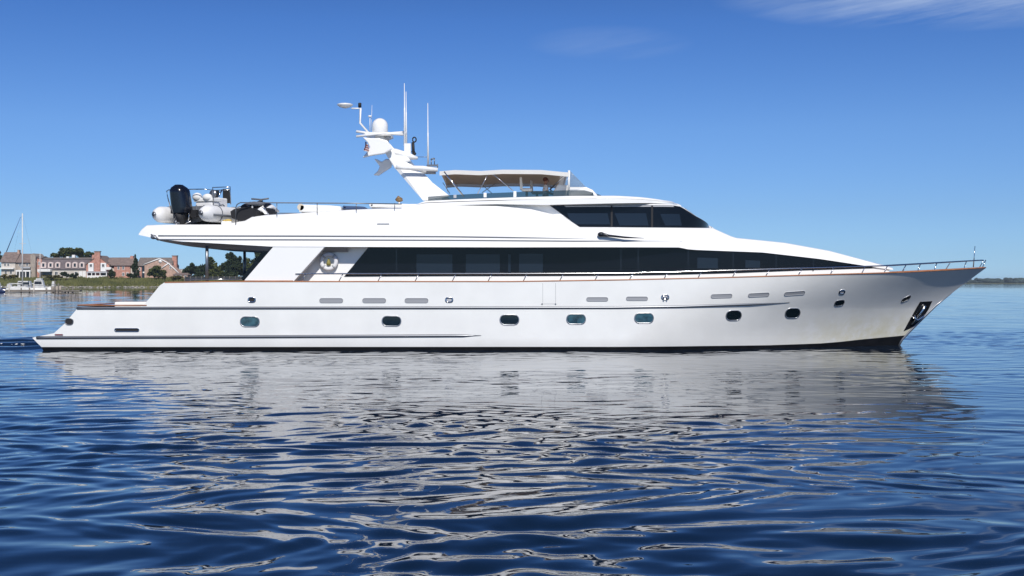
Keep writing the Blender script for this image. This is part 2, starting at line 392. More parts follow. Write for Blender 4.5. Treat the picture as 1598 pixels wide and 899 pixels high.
# ------------------------------------------------------------------ superstructure
def hH(x, z=0):
    uu = min(1, max(0, (16.1 - x) / 12.2)); return 2.88 * (1 - (1 - uu) ** 2.1)
def hU(x, z=0):
    t = min(1, max(0, (x - 2) / 6.5)); t = t * t * (3 - 2 * t)
    base = 3.62 * (1 - t) + (hH(x) + .07) * t
    if x < -13.5: base *= 1 - .06 * ((-13.5 - x) / 1.2) ** 2
    tb = interp(x, [-12, 3, 8, 12, 16], [.20, .20, .32, .55, .6])
    zb = interp(x, _ubx, _ubz) if x > -99 else 0
    return max(.03, base - tb * max(0, z - zb)) if z else base
u_bot_px = [(216, 366.5), (247, 373.2), (286, 377), (350, 380.6), (426, 385), (800, 386), (1064, 386.2), (1068, 388.5), (1085, 390), (1190, 394), (1278, 404), (1366, 417.3), (1392, 421)]
_ubx, _ubz = [-30, 30], [4.1, 4.1]
ub = conv(u_bot_px, lambda x, z: hU(x, 0)); _ubx = [a for a, b in ub]; _ubz = [b for a, b in ub]
u_top_px = [(216, 365.5), (221, 357), (228, 351), (265, 350), (345, 350), (368, 346), (381, 344), (392, 338), (415, 335), (460, 332.6), (540, 327), (645, 321), (700, 319.8), (776, 321), (829, 326), (881, 338), (905, 354), (1000, 354.6), (1113, 355.5), (1141, 368), (1150, 371), (1225, 378.5), (1295, 391.2), (1351, 406.5), (1381, 415), (1394, 420)]
ut = conv(u_top_px, lambda x, z: hU(x, z)); _utx = [a for a, b in ut]; _utz = [b for a, b in ut]
def loft(name, x0, x1, n, zt, zb, lat, r, crown, m_, parent=yacht, k=6, xs=None):
    rows = []
    for x in (np.linspace(x0, x1, n) if xs is None else xs):
        a, b = zb(x), zt(x)
        if b < a + .01: b = a + .01
        rr = min(r, (b - a) * .45, lat(x, b) * .5)
        prof = [(-lat(x, a), a), (-lat(x, a + (b - a) * .33), a + (b - a) * .33), (-lat(x, a + (b - a) * .66), a + (b - a) * .66)]
        yt = lat(x, b - rr); 
        for i in range(k + 1):
            t = math.pi / 2 * i / k
            prof.append((-(yt - rr + rr * math.cos(t)), b - rr + rr * math.sin(t)))
        prof += [(-(yt - rr) * .5, b + crown * .75), (0, b + crown)]
        full = prof + [(-y, z) for y, z in reversed(prof[:-1])]
        rows.append([(x, y, z) for y, z in full])
    mb = MB(); mb.grid(rows, closed=True); nn = len(rows[0])
    mb.add(rows[0], [tuple(range(nn))]); mb.add(rows[-1], [tuple(range(nn))[::-1]])
    # sheer creases: flat bottom
    o = mb.build(name, m_, parent)
    try:
        md = o.modifiers.new('edges', 'EDGE_SPLIT'); md.split_angle = R(38)
    except Exception: pass
    return o
xs_u = sorted(set(list(np.linspace(_utx[0] + .01, _utx[-1] - .01, 170)) + [a for a in _utx[1:-1]]))
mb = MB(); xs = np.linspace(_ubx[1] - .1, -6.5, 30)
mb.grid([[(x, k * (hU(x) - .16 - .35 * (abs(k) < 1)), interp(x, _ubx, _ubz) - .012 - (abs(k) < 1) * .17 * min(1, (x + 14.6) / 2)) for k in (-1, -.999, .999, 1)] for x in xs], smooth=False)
mb.build('soffit_shade', mat('soffit_shade_grey', (.2, .22, .25), .6), yacht)  # dark grey panel puts the overhang's underside shade into its colour
boat_deck = loft('upper_deck', 0, 0, 0, lambda x: interp(x, _utx, _utz), lambda x: interp(x, _ubx, _ubz), hU, .22, .05, M['white'], xs=xs_u)
# the two dark grooves along the upper deck side
mb = MB()
for a, b, r in (([(247, 368.2), (460, 368.6), (700, 369.5), (840, 371.5), (946, 373.4)], 0, .034), ([(247, 374), (460, 374.4), (700, 375.2), (900, 376.5), (1080, 376.6)], 0, .032)):
    c = conv(a, lambda x, z: hU(x, z)); xx = np.linspace(c[0][0], c[-1][0], 90)
    P = []
    for x in xx:
        z = interp(x, [q[0] for q in c], [q[1] for q in c]); P.append((x, -(hU(x, z) - .012), z))
    both(mb, P, [r] * 70 + list(np.linspace(r, .008, 20)), 8, 0, 1)
mb.build('side_stripe', M['stripe'], yacht)
fitting(598, 349.5, 19, 1.8, 'flush_vent', M['grey'], None, lat=lambda x, z: hU(x, z), th=.01, rc=.015)
mb = MB(); sx, sz = conv([(240, 370)], hU)[0]
mb.tube([(sx - .12, -3.52, sz + .1), (sx + .05, -3.62, sz), (sx + .2, -3.6, sz - .12)], [.03, .06, .04], 8)
mb.ell((sx, -3.6, sz), .12, .06, .09); mb.build('stern_cleat', M['dsteel'], yacht)
# side door light / horn on the shoulder
mb = MB(); P = [W(935, 364.5, -3.5), W(940, 366, -3.56), W(950, 367.8, -3.55), W(975, 370.4, -3.5), W(1005, 371.8, -3.35)]
mb.tube(P, [.07, .11, .07, .055, .012], 10, 0, True, .7); mb.ell(W(938, 366, -3.56), .14, .1, .1); mb.build('docking_light', M['black'], yacht)
# main deck house
hz0 = lambda x: sheer(x) - .09
house_x0 = W(430, 386, -2.88).x
mb = MB(); xs = np.linspace(house_x0, 15.9, 110)
rows = [[(x - (1.15 * (1 - q) if x < house_x0 + 1.3 else 0) * max(0, 1 - (x - house_x0) / 1.3), s_ * hH(x), hz0(x) + (interp(x, _ubx, _ubz) + .03 - hz0(x)) * q) for x in xs] for s_ in (-1,) for q in (0, .5, 1)]
mb.grid(rows); mb.grid([[(x, -y, z) for x, y, z in r] for r in rows])
mb.grid([[(r[0][0], k * r[0][1], r[0][2]) for k in (-1, 0, 1)] for r in rows], smooth=False)
mb.build('deck_house', M['white'], yacht)
# black window band
def band(name, top, bot, lat, m_, off=.018, n=90, parent=yacht, x0=None, x1=None):
    T = conv(top, lat); B_ = conv(bot, lat)
    tx = [q[0] for q in T]; bx = [q[0] for q in B_]
    rows = []
    for i in range(n):
        s = i / (n - 1); xt = tx[0] + (tx[-1] - tx[0]) * s; xb = bx[0] + (bx[-1] - bx[0]) * s
        zt_, zb_ = interp(xt, tx, [q[1] for q in T]), interp(xb, bx, [q[1] for q in B_])
        rows.append([(xt + (xb - xt) * q, -(lat(xt + (xb - xt) * q, zt_ + (zb_ - zt_) * q) + off), zt_ + (zb_ - zt_) * q) for q in (0, .25, .5, .75, 1)])
    mb = MB(); mb.grid(rows, smooth=True)
    inner = [[(x, y + .03, z) for x, y, z in r] for r in rows]
    mb.grid([[r[0] for r in inner], [r[0] for r in rows]]); mb.grid([[r[-1] for r in inner], [r[-1] for r in rows]])
    mb.grid([rows[0], inner[0]]); mb.grid([rows[-1], inner[-1]])
    return mb.build(name, m_, parent)
wb = band('window_band', [(577, 383.5), (800, 384), (1060, 384), (1068, 388.3), (1085, 389.6), (1190, 393.8), (1278, 403.8), (1366, 417.0)],
          [(537, 431.8), (700, 431), (840, 430.8), (960, 430.3), (1050, 429), (1150, 426.2), (1250, 422.2), (1368, 418.6)], hH, M['glass'])
for a, b, c, d in [(650, 706, 397, 427), (727, 780, 397, 427), (793, 797, 397, 425), (810, 847, 396, 425), (1088, 1120, 402, 419), (1163, 1186, 406, 418)]:
    band('pane', [(a, c), (b, c + (0 if a < 1000 else 1))], [(a, d), (b, d)], hH, M['pane'], .024, 6, wb)
for px in (618, 968, 995, 1073, 1143, 1210, 1268): 
    zt_ = interp(px, [577, 1060, 1190, 1278, 1366], [388, 388, 395, 405, 417])
    band('mullion', [(px, zt_), (px + 1.6, zt_)], [(px, 423), (px + 1.6, 423)], hH, M['black'], .026, 3, wb)
# side wing panels between deck and overhang, with a thick raked forward face
mb = MB()
wp = [(W(a, b, -3.62).x, W(a, b, -3.62).z) for a, b in [(379.5, 439.3), (458, 439.6), (508, 384), (427, 384)]]
for s_ in (-1, 1): mb = MB(); mb.prism(wp, s_ * 3.60, s_ * 3.2); mb.build('wing_panel', M['white'], yacht, .02)
for s_ in (-1, 1): mb = MB(); mb.tube([(W(380, 439, -3.62).x, s_ * 3.62, 2.80), (W(457, 439, -3.62).x, s_ * 3.62, 2.80)], .035); mb.build('wing_trim', M['teak'], yacht)
# dark aft bulkhead glazing behind the wing
mb = MB(); bp = [(W(a, b, -2.9).x, W(a, b, -2.9).z) for a, b in [(374, 437), (400, 437), (432, 385), (416, 385)]]
for s_ in (-1, 1): mb = MB(); mb.prism(bp, s_ * 2.92, s_ * 2.8); mb.build('saloon_door', M['glass'], yacht)
for s_ in (-1, 1):
    mb = MB(); x = W(323, 400, -3.2).x; mb.tube([(x, s_ * 3.2, 2.7), (x, s_ * 3.2, 4.35)], .065, 12); mb.build('deck_pillar', M['dsteel'], yacht)
# bulwark inner rail on aft deck
for s_ in (-1, 1): p, q = W(290, 436, -3.4), W(378, 436, -3.4); mb = MB(); mb.tube([(p.x, s_ * 3.4, p.z), (q.x, s_ * 3.4, q.z)], .02); mb.build('aft_handrail', M['steel'], yacht)

# pilothouse
def hP(x, z=0):
    if x < 5.0: return 2.72
    return max(.25, 2.72 * math.sqrt(max(0, 1 - ((x - 5.0) / 3.25) ** 2.6)))
p_top = conv([(640, 318), (857, 317.5), (1000, 318), (1050, 318.5), (1064, 321.5), (1085, 336), (1112, 354), (1120, 360)], lambda x, z: hP(x))
_px_, _pz_ = [a for a, b in p_top], [b for a, b in p_top]
loft('pilothouse', _px_[0], _px_[-1] - .05, 70, lambda x: interp(x, _px_, _pz_), lambda x: 4.5, hP, .1, .02, M['white'])
pw = band('pilothouse_window', [(857, 320), (960, 320), (1050, 320.5), (1062, 322.5), (1085, 337), (1110, 354)], [(909, 358), (960, 358), (1000, 358), (1060, 358), (1095, 358), (1112, 358)], lambda x, z: hP(x), M['glass'], .02, 60)
for px in (953, 1016): band('mullion', [(px, 321), (px + 3, 321)], [(px, 356), (px + 3, 356)], lambda x, z: hP(x), M['mblack'], .03, 3, pw)
for a, b, c, d in [(885, 948, 333, 350), (959, 1008, 333, 352), (1030, 1060, 334, 352)]: band('pane', [(a, c), (b, c)], [(a + 8, d), (b + 4, d)], lambda x, z: hP(x), M['pane'], .026, 6, pw)  # bluish reflection shapes, laid on the glass as panes
band('window_trim', [(880, 321), (1050, 321)], [(883, 323), (1052, 323)], lambda x, z: hP(x), M['grey'], .03, 10, pw)
# windscreen wipers
for y in (-1.5, -.5): mb = MB(); mb.tube([W(1068, 325, y), W(1092, 342, y)], .02, 6); mb.build('wiper', M['black'], yacht)
# flybridge / pilothouse roof
def hR(x, z=0):
    if x < 3.4: return 3.12
    return max(.3, 3.12 * math.sqrt(max(0, 1 - ((x - 3.4) / 3.45) ** 2.8)))
rt = conv([(645, 321), (663, 313.4), (720, 310.6), (800, 307.6), (889, 305.4), (960, 305), (1000, 307.3), (1036, 312.3), (1057, 317.5), (1064, 321)], lambda x, z: hR(x))
rb = conv([(645, 321.8), (776, 318.6), (850, 319.8), (1064, 321.8)], lambda x, z: hR(x))
_rx, _rz = [a for a, b in rt], [b for a, b in rt]; _qx, _qz = [a for a, b in rb], [b for a, b in rb]
loft('flybridge_roof', _rx[0], _rx[-1] - .03, 80, lambda x: interp(x, _rx, _rz), lambda x: interp(x, _qx, _qz), hR, .12, .03, M['white'])
# tinted screen round the flybridge
sc_top = [(668, 307), (700, 304.5), (758, 301.7), (856, 297.9), (912, 297), (938, 304.8)]
sc_bot = [(664, 314), (720, 312), (800, 309), (856, 307), (912, 306.8), (939, 306.8)]
def hS(x, z=0): return 2.75 if x < 1.2 else max(.2, 2.75 * math.sqrt(max(0, 1 - ((x - 1.2) / 2.75) ** 2.4)))
T = conv(sc_top, hS); B_ = conv(sc_bot, hS)
mb = MB(); rows = []
for i in range(70):
    s = i / 69; s = 1 - (1 - s) ** 1.6; x = T[0][0] + (T[-1][0] - T[0][0]) * s
    zt_ = interp(x, [q[0] for q in T], [q[1] for q in T]); zb_ = interp(x, [q[0] for q in B_], [q[1] for q in B_]) - .08
    rows.append([(x, -hS(x), zb_), (x, -hS(x), zt_)])
for s_ in (1, -1): mb.grid([[(x, s_ * y, z) for x, y, z in r] for r in rows])
ws = mb.build('wind_screen', M['tint'], yacht)
for px, a, b in ((757, 301, 308), (803.5, 298.5, 307.5), (710, 304, 309)):
    mb = MB(); p = W(px, a, -2.8); q = W(px, b, -2.8); mb.box(p.x - .06, p.x + .06, -2.82, -2.78, q.z, p.z); mb.build('screen_post', M['white'] if px > 720 else M['grey'], ws, .01)
# front fairing of flybridge
mb = MB(); fp = [(W(a, b, -1.9).x, W(a, b, -1.9).z) for a, b in [(887, 291.5), (915, 291.5), (925, 296), (934, 306), (887, 307)]]
mb.prism(fp, -1.9, 1.9); mb.build('flybridge_fairing', M['white'], yacht, .08)
# bimini
bt = [(686, 265), (710, 263), (749, 264.6), (784, 262.5), (845, 263), (888, 267)]
bw = [(W(a, b, -2.3).x, W(a, b, -2.3).z) for a, b in bt]; bx0, bx1 = bw[0][0], bw[-1][0]
def bim(x, y, off=0):
    z0 = interp(x, [a for a, b in bw], [b for a, b in bw])
    sag = .012 * math.sin((x - bx0) / (bx1 - bx0) * math.pi * 3) ** 2
    return z0 - .06 + .26 * (1 - (y / 2.3) ** 2) * .6 - .12 * (y + 2.3) / 4.6 + off
mb = MB(); nx = 36
rows = [[(x, y, bim(x, y)) for y in np.linspace(-2.3, 2.3, 17)] for x in np.linspace(bx0, bx1, nx)]
mb.grid(rows)
for e in (0, -1): mb.grid([[r[e] for r in rows], [(r[e][0], r[e][1] * 1.003, r[e][2] - .17) for r in rows]])
bim_o = mb.build('bimini', M['canvas'], yacht)
mb = MB(); mb.grid([[(x, y, bim(x, y, -.03) - .02) for y in np.linspace(-2.27, 2.27, 17)] for x in np.linspace(bx0 + .03, bx1 - .25, nx)])
mb.grid([[(bx0 + .02 + .12 * q, y, bim(bx0, y) - .03 - .75 * q * (0.35 + .65 * (y + 2.3) / 4.6)) for q in (0, .5, 1)] for y in np.linspace(-2.2, 2.25, 12)])
mb.build('canvas_lining', M['lining'], bim_o)
def pole(mb, a, b, y1, y2, r=.018): mb = MB(); mb.tube([W(*a, y1), W(*b, y2)], r, 6); mb.build('bimini_pole', M['steel'], bim_o)
mb = MB()
for y in (-2.28,):
    pole(mb, (693, 268), (724, 307), y, y, .04); pole(mb, (763, 269), (745, 303), y, y); pole(mb, (765, 268), (801, 298), y, y)
    pole(mb, (775, 268), (768, 273), y, y, .02)
for a, b in (((691, 285), (702, 302)), ((778, 283), (752, 301)), ((748, 285), (768, 302)), ((870, 270), (848, 299))): pole(mb, a, b, 2.2, 2.2)
pole(mb, (882, 273), (858, 296), -1.9, -.4, .03)
mb = MB(); p = W(888, 266, -2.25); q = W(887.5, 298, -2.25)
for s_ in (-1, 1): mb.tube([(p.x, s_ * 2.25, p.z), (q.x, s_ * 2.25, q.z)], .045, 8)
mb.tube([(p.x, y, bim(bx1, y) - .02) for y in np.linspace(-2.25, 2.25, 9)], .05, 8)
mb.build('front_frame', M['white'], bim_o)
mb = MB(); a = W(890, 267, -2.2); b = W(914, 291.5, -1.9); c = W(889, 291.5, -2.2)
mb.add([a, c, b], [(0, 1, 2)]); mb.add([(a.x, -a.y, a.z), (c.x, -c.y, c.z), (b.x, -b.y, b.z)], [(0, 1, 2)])
mb.grid([[(a.x + (b.x - a.x) * q, k * (2.2 - .3 * q), a.z + .12 * (1 - q) * (1 - k * k) + (b.z - a.z) * q) for k in np.linspace(-1, 1, 7)] for q in (0, .5, 1)])
mb.build('clear_screen', M['clear'], bim_o)

# ------------------------------------------------------------------ mast with its wings, domes and aerials
def pl(pts, y): return [(W(a, b, y).x, W(a, b, y).z) for a, b in pts]
mast = empty('mast', W(665, 312, 0), 0, yacht)
def mbuild(mb, name, m_, bev=0, par=None):
    o = mb.build(name, m_, par or mast, bev)
    if (par or mast) is mast: o.matrix_parent_inverse = Matrix.Translation(mast.location).inverted()
    return o
mb = MB()
A = [W(*q) for q in ((615, 261, -1.35), (624, 262, -1.55), (661, 270, -1.7), (675, 285, -2.0), (665, 312.5, -2.45), (660, 313, -2.45))]
B1 = [W(*q) for q in ((690, 292, -1.75), (702, 306, -2.0), (666, 312.5, -1.9))]
for s_ in (1, -1):
    mb = MB(); f = lambda p, dy=0: (p.x, s_ * (p.y + dy), p.z)
    outer = [f(p) for p in A]; inner = [f(p, .22) for p in A]
    n = len(A); mb.add(outer + inner, [tuple(range(n)), tuple(range(2 * n - 1, n - 1, -1))] + [(i, i + n, (i + 1) % n + n, (i + 1) % n) for i in range(n)])
    mb.add([f(A[3]), f(A[4]), f(B1[1]), f(A[3], .25), f(A[4], .25), f(B1[1], .2)], [(0, 1, 2), (3, 5, 4), (0, 2, 5, 3), (1, 4, 5, 2), (0, 3, 4, 1)])
    mbuild(mb, 'arch_leg', M['white'], .015)
mb = MB()
mb.prism(pl([(604, 244), (592, 222), (591, 215.5), (604, 219), (617, 234), (632, 238), (641, 251), (634, 253), (647, 259), (640, 263), (617, 264)], -1.2), -1.2, 1.2)
mbuild(mb, 'arch_top', M['white'], .06)
mb = MB(); mb.tube([W(604, 234, -.9), W(620, 239, -1.0), (W(640, 244.5, -1.0)), W(652, 247, -1.0)], [.2, .24, .2, .08], 12, 0, True, .7)
mbuild(mb, 'radar_pod', M['white'])
for y, pts, sh in ((-1.45, [(566, 214.5), (578, 216), (592, 216), (606, 221), (612, 233), (600, 240), (583, 242.5), (566, 246.3), (573, 238), (577.5, 230.5), (574, 223)], (0, 0)),
                   (1.5, [(584, 248), (589, 249), (596, 253), (603, 248), (613, 250), (611, 261), (600, 268), (591, 274), (583, 273.5), (590, 267), (593, 260)], (0, 0))):
    mb = MB(); mb.prism(pl(pts, y), y - .12, y + .12); mbuild(mb, 'tail_wing', M['white'], .04)
mb = MB(); mb.tube([W(618, 261, -2.0), W(630, 261.5, -2.05), W(660, 262.5, -2.05), W(683, 265, -2.0)], [.08, .10, .11, .09], 12, 0, True, .9); mbuild(mb, 'side_arm', M['white']); mb = MB()
mb.tube([W(618, 261, 2.0), W(650, 262.5, 2.05), W(683, 265, 2.0)], [.08, .11, .09], 12)
mbuild(mb, 'side_arm', M['white'])
mb = MB(); mb.tube([W(648, 264, -1.7), W(664, 268.5, -1.6), W(680, 268.5, -1.6)], [.02, .09, .09], 10); mbuild(mb, 'loud_hailer', M['grey'])
mb = MB()
for y in (-.8, .8):
    mb.tube([W(556, 213, y), W(585, 209.5, y), W(600, 208, y), W(629, 210, y)], .05, 8)
mb.tube([W(556, 205, 0), W(575, 208, 0), W(600, 209, 0), W(630, 206.5, 0)], .055, 8); mb.ell(W(631, 208, 0), .1, .1, .1)
mb.box(W(572, 210, 0).x, W(612, 210, 0).x, -.6, .6, W(0, 214, 0).z, W(0, 209, 0).z)
mb.tube([W(596, 212, 0), W(596, 222, 0)], .3, 10)
mbuild(mb, 'spreader', M['white'])
mb = MB(); c = W(593, 208, 0); mb.lathe(c, [(.2, -.04), (.33, 0), (.335, .3)] + [(.335 * math.cos(t), .3 + .335 * math.sin(t)) for t in np.linspace(.15, 1.5, 9)], 28)
mbuild(mb, 'satellite_dome', M['white'])
mb = MB(); mb.ell(W(607, 214.5, -.3), .16, .16, .11); mbuild(mb, 'camera_dome', M['grey'])
mb = MB(); mb.tube([W(548, 169.3, 0), W(564, 169.3, 0)], .03, 8); mb.tube([W(562.5, 169, 0), W(562, 192, 0), W(576, 208.5, 0)], .045, 8); tv = mbuild(mb, 'aerial_arm', M['white'])
mb = MB(); c = W(538.5, 164.2, 0); mb.lathe(c, [(.06, -.13), (.2, -.09), (.33, -.01), (.335, .03), (.25, .06), (.05, .075)], 28)
mbuild(mb, 'television_aerial', M['white'])
mb = MB(); mb.lathe(W(561.5, 167.5, 0), [(.07, 0), (.07, .17), (.04, .19)], 12); mbuild(mb, 'anchor_light', M['mblack'])
mb = MB(); mb.tube([W(577.3, 183, .2), W(577.3, 206, .2)], .014, 6); mb.lathe(W(577.3, 181.5, .2), [(.04, -.04), (.08, -.02), (.08, .02), (.03, .04)], 12)
mb.tube([W(580.5, 164, .3), W(579.3, 204, .3)], [.006, .012], 6); mbuild(mb, 'gps_aerial', M['white'])
for px, a, b, c_, y in ((631.2, 130, 168, 228, -.9), (633.8, 143, 175, 226, .6), (667.8, 161, 207, 256, -2.0)):
    mb = MB(); mb.tube([W(px - .2, a, y), W(px, b, y), W(px, b + .5, y), W(px + .3, c_, y)], [.012, .02, .028, .042], 8); mbuild(mb, 'whip_aerial', M['white'])
mb = MB(); mb.box(W(631, 0, -1).x, W(641.5, 0, -1).x, -1.15, -.75, W(0, 242, -1).z, W(0, 224.5, -1).z); mbuild(mb, 'horn_box', M['white'], .02)
mb = MB(); c = W(645.5, 0, -1).x
mb.tube([(c - .03, -1, W(0, 222, -1).z), (c, -1, W(0, 242, -1).z)], .06, 8); mb.tube([W(641.5, 237, -1), W(648, 237, -1)], .02, 6)
pts = [(c + .03 + .075 * math.cos(t), -1, W(0, 218, -1).z + .1 * math.sin(t)) for t in np.linspace(0, 2 * math.pi, 14)]
mb.tube(pts, .03, 6); mb.ell((c + .03, -1, W(0, 240, -1).z), .08, .08, .07); mbuild(mb, 'search_light', M['mblack'])
mb = MB(); mb.tube([W(652, 245, -1.9), W(668, 245, -2)], .012, 6)
mb.box(W(666, 0, -2).x, W(682, 0, -2).x, -2.1, -1.9, W(0, 259.5, -2).z, W(0, 257, -2).z)
for px, a, b in ((673, 250, 257), (678, 247, 257), (683, 256, 262)): mb.tube([W(px, a, -2), W(px, b, -2)], .02, 6)
mb.tube([W(672, 249, -2), W(678, 247, -2)], .03, 6); mbuild(mb, 'horn', M['dsteel'])
# halyard flag
fl_ = MB(); n = 7
fp0 = [(568, 220), (570, 219), (575.5, 228), (577, 232), (573, 236), (569, 239), (566, 234)]
rows = []
for i in range(8):
    t = i / 7; rows.append([W(569.5 + 5 * q - 2.6 * t * (1 - q) + 1.4 * math.sin(q * 6 + t * 3), 221 + 13 * t + 4 * q, -1.9 + .07 * math.sin(q * 9 + t * 4)) for q in np.linspace(0, 1, 8)])
fl_.grid(rows)
for i, f in enumerate(fl_.f):
    r_, q_ = divmod(i, 7); fl_.m[i] = 2 if (r_ < 3 and q_ < 4) else (0 if r_ % 2 else 1)
tag(fl_.build('flag', [mat('faded_red', (.28, .07, .08), .8), mat('faded_white', (.5, .46, .47), .8), mat('faded_blue', (.03, .03, .09), .8)], None, fix=False), 'small striped red, white and blue flag hanging in the notch of the mast wing', 'flag')

# ------------------------------------------------------------------ boat deck rail
mb = MB()
for s_ in (-3.45, 3.45):
    pts = [W(368, 352, -3.45), W(368, 324, -3.45), W(370, 319, -3.45), W(375, 316.3, -3.45), W(432, 316.5, -3.45), W(540, 317.2, -3.45), W(627, 318.5, -3.45)]
    mb.tube([(p.x, s_, p.z) for p in pts], .022, 8)
drail = mb.build('deck_rail', M['dsteel'], yacht)
for px, b in ((432, 335), (495, 331), (556, 327), (616, 323)):
    for s_ in (-3.45, 3.45):
        mb = MB(); p = W(px, 317, -3.45); q = W(px, b + 2, -3.45); mb.tube([(p.x, s_, p.z), (q.x, s_, q.z)], .016, 6); mb.build('stanchion', M['dsteel'], drail)

# ------------------------------------------------------------------ things on board
DZ = W(0, 349, -3.2).z
def tender():
    t = tag(empty('rigid_inflatable_tender', (W(296, 345, -2.4).x, -2.4, 5.06), R(-22)), 'white inflatable tender with a big black outboard, on the aft end of the boat deck', 'tender')
    hw, L_ = 1.13, 4.3
    mb = MB(); pts = []; rr = []
    for s_ in (-1, 1):
        seq = [(s_ * hw, -.75, .05), (s_ * hw, -.62, .23), (s_ * hw, -.42, .32), (s_ * hw, -.1, .335), (s_ * hw, 1.0, .33), (s_ * hw, 2.2, .33), (s_ * hw * .85, 3.1, .32), (s_ * hw * .5, 3.8, .3), (0, 4.1, .29)]
        if s_ < 0: pts += [(a, b, .42 + max(0, b - 2) * .12) for a, b, c in seq]; rr += [c for a, b, c in seq]
        else: pts += [(a, b, .42 + max(0, b - 2) * .12) for a, b, c in reversed(seq[:-1])]; rr += [c for a, b, c in reversed(seq[:-1])]
    mb.tube(pts, rr, 20); mb.build('inflatable_tube', M['tube'], t)
    for s_ in (-1, 1):
        mb = MB(); mb.tube([(s_ * (hw + .33), -.4, .36), (s_ * (hw + .345), .5, .36), (s_ * (hw + .34), 2.2, .36)], .045, 8); mb.build('rub_strake', M['rubber'], t)
        mb = MB(); mb.lathe((s_ * hw, -.735, .42), [(.10, -.06), (.09, -.02), (.05, .02)], 12, 0, 'y'); mb.build('tube_cone', M['dsteel'], t)
        mb = MB(); mb.tube([(s_ * (hw + .1), .3, .77), (s_ * (hw + .14), .45, .81), (s_ * (hw + .1), .6, .77)], .025, 6); mb.tube([(s_ * (hw + .1), 1.5, .77), (s_ * (hw + .14), 1.65, .81), (s_ * (hw + .1), 1.8, .77)], .025, 6); mb.build('grab_handle', M['rubber'], t)
    mb = MB(); rows = []
    for y in np.linspace(0, 3.7, 14):
        k = min(1, (3.9 - y) / 1.6); b = .85 * k ** .6
        rows.append([(-b, y, .38 + .1 * (1 - k)), (-b * .8, y, .22 + .12 * (1 - k)), (0, y, .02 + .3 * (1 - k)), (b * .8, y, .22 + .12 * (1 - k)), (b, y, .38 + .1 * (1 - k))])
    mb.grid(rows, smooth=False); mb.add(rows[0], [(0, 1, 2, 3, 4)]); mb.box(-.8, .8, -.02, .06, .3, .75); mb.build('tender_hull', M['rubber'], t)
    # outboard
    ob = empty('outboard_motor', (.05, -.35, .55), 0, t); ob.scale = (1.0, 1.0, 1.1)
    mb = MB(); rows = []
    for i in range(11):
        q = i / 10; z = -.1 + 1.02 * q
        rx = .36 * (1 - .12 * abs(q - .45)) * min(1, ((1.03 - q) * 5) ** .5) * min(1, .88 + q); ry = .40 * min(1, ((1.03 - q) * 5) ** .5) * (1 - .1 * q)
        cy = -.28 - .10 * q + .06
        rows.append([(rx * abs(math.cos(a)) ** .7 * (1 if math.cos(a) > 0 else -1) + .10 * (.5 - q), cy + ry * abs(math.sin(a)) ** .7 * (1 if math.sin(a) > 0 else -1), z) for a in np.linspace(0, 2 * math.pi, 24, endpoint=False)])
    mb.grid(rows, closed=True); mb.add(rows[-1], [tuple(range(24))]); mb.add(rows[0], [tuple(range(24))]); mb.build('cowling', M['black'], ob)
    mb = MB(); mb.tube([(.04, -.32, -.1), (.04, -.3, -.35), (.0, -.28, -.58)], [.28, .2, .15], 12); mb.tube([(0, -.5, -.48), (0, -.05, -.46)], .08, 8)
    mb.box(-.26, .26, -.14, .12, -.32, .06); mb.box(-.55, -.3, -.2, .2, -.1, .16); mb.box(.28, .6, -.1, .2, -.25, .02); mb.build('midsection', M['mblack'], ob)
    mb = MB()
    for k in range(3):
        a = k * 2.09; mb.tube([(0, -.52, -.48), (.11 * math.cos(a), -.53, -.48 + .11 * math.sin(a))], [.03, .06], 6)
    mb.build('propeller', M['dsteel'], ob)
    mb = MB(); mb.tube([(.3, -.2, -.45), (.36, -.2, -.15), (.34, -.2, .05)], .025, 6); mb.tube([(.2, -.3, -.48), (.5, -.3, -.4)], .025, 6); mb.build('tilt_ram', M['steel'], ob)
    for y in (.15, 1.35):
        mb = MB(); mb.tube([(-hw - .30 * math.cos(a) * 0 + .345 * math.cos(a) * -1, y, .42 + .345 * math.sin(a)) for a in np.linspace(-.9, 2.4, 12)], .022, 6); mb.build('tie_strap', M['rubber'], t)
        mb = MB(); mb.tube([(hw + .345 * math.cos(a), y, .42 + .345 * math.sin(a)) for a in np.linspace(-.9, 2.4, 12)], .022, 6); mb.build('tie_strap', M['rubber'], t)
    mb = MB(); mb.box(-.72, -.35, .15, .55, .4, .72); mb.tube([(-.5, .2, .72), (-.3, .1, .8), (-.1, -.1, .75), (.0, -.25, .6)], .03, 8); mb.build('fuel_tank', M['mblack'], t, .04)
    mb = MB()
    for k in range(9): a = (-.7 + .17 * k, .0 + .02 * (k % 3), .78 - .05 * (k % 2)); mb.tube([a, (a[0] + .12, a[1] - .12, a[2] - .25), (a[0] + .05, a[1] - .16, a[2] - .5)], .022, 6)
    mb.build('hoses', M['rubber'], t)
    mb = MB(); mb.tube([(-.62, -.12, .05), (-.62, -.12, .55), (-.38, -.12, .55), (-.38, -.12, .05)], .02, 6)
    for z in (.18, .36): mb.tube([(-.62, -.12, z), (-.38, -.12, z)], .018, 6)
    mb.build('boarding_ladder', M['steel'], t)
    # console and seat
    mb = MB(); mb.box(.10, .72, .95, 1.55, .4, 1.15); mb.box(.0, .85, .35, .8, .4, .95); mb.build('console', M['tube'], t, .06)
    mb = MB(); mb.box(-.05, .9, .3, .85, .95, 1.1); mb.ell((.1, .35, 1.15), .22, .15, .17); mb.ell((.6, .35, 1.12), .22, .15, .15); mb.build('seat_cushion', M['cushion'], t, .03)
    mb = MB(); mb.box(.5, .86, 1.5, 1.54, .95, 1.55); mb.box(.1, .3, 1.5, 1.54, 1.05, 1.5); mb.build('tender_windscreen', M['mblack'], t)
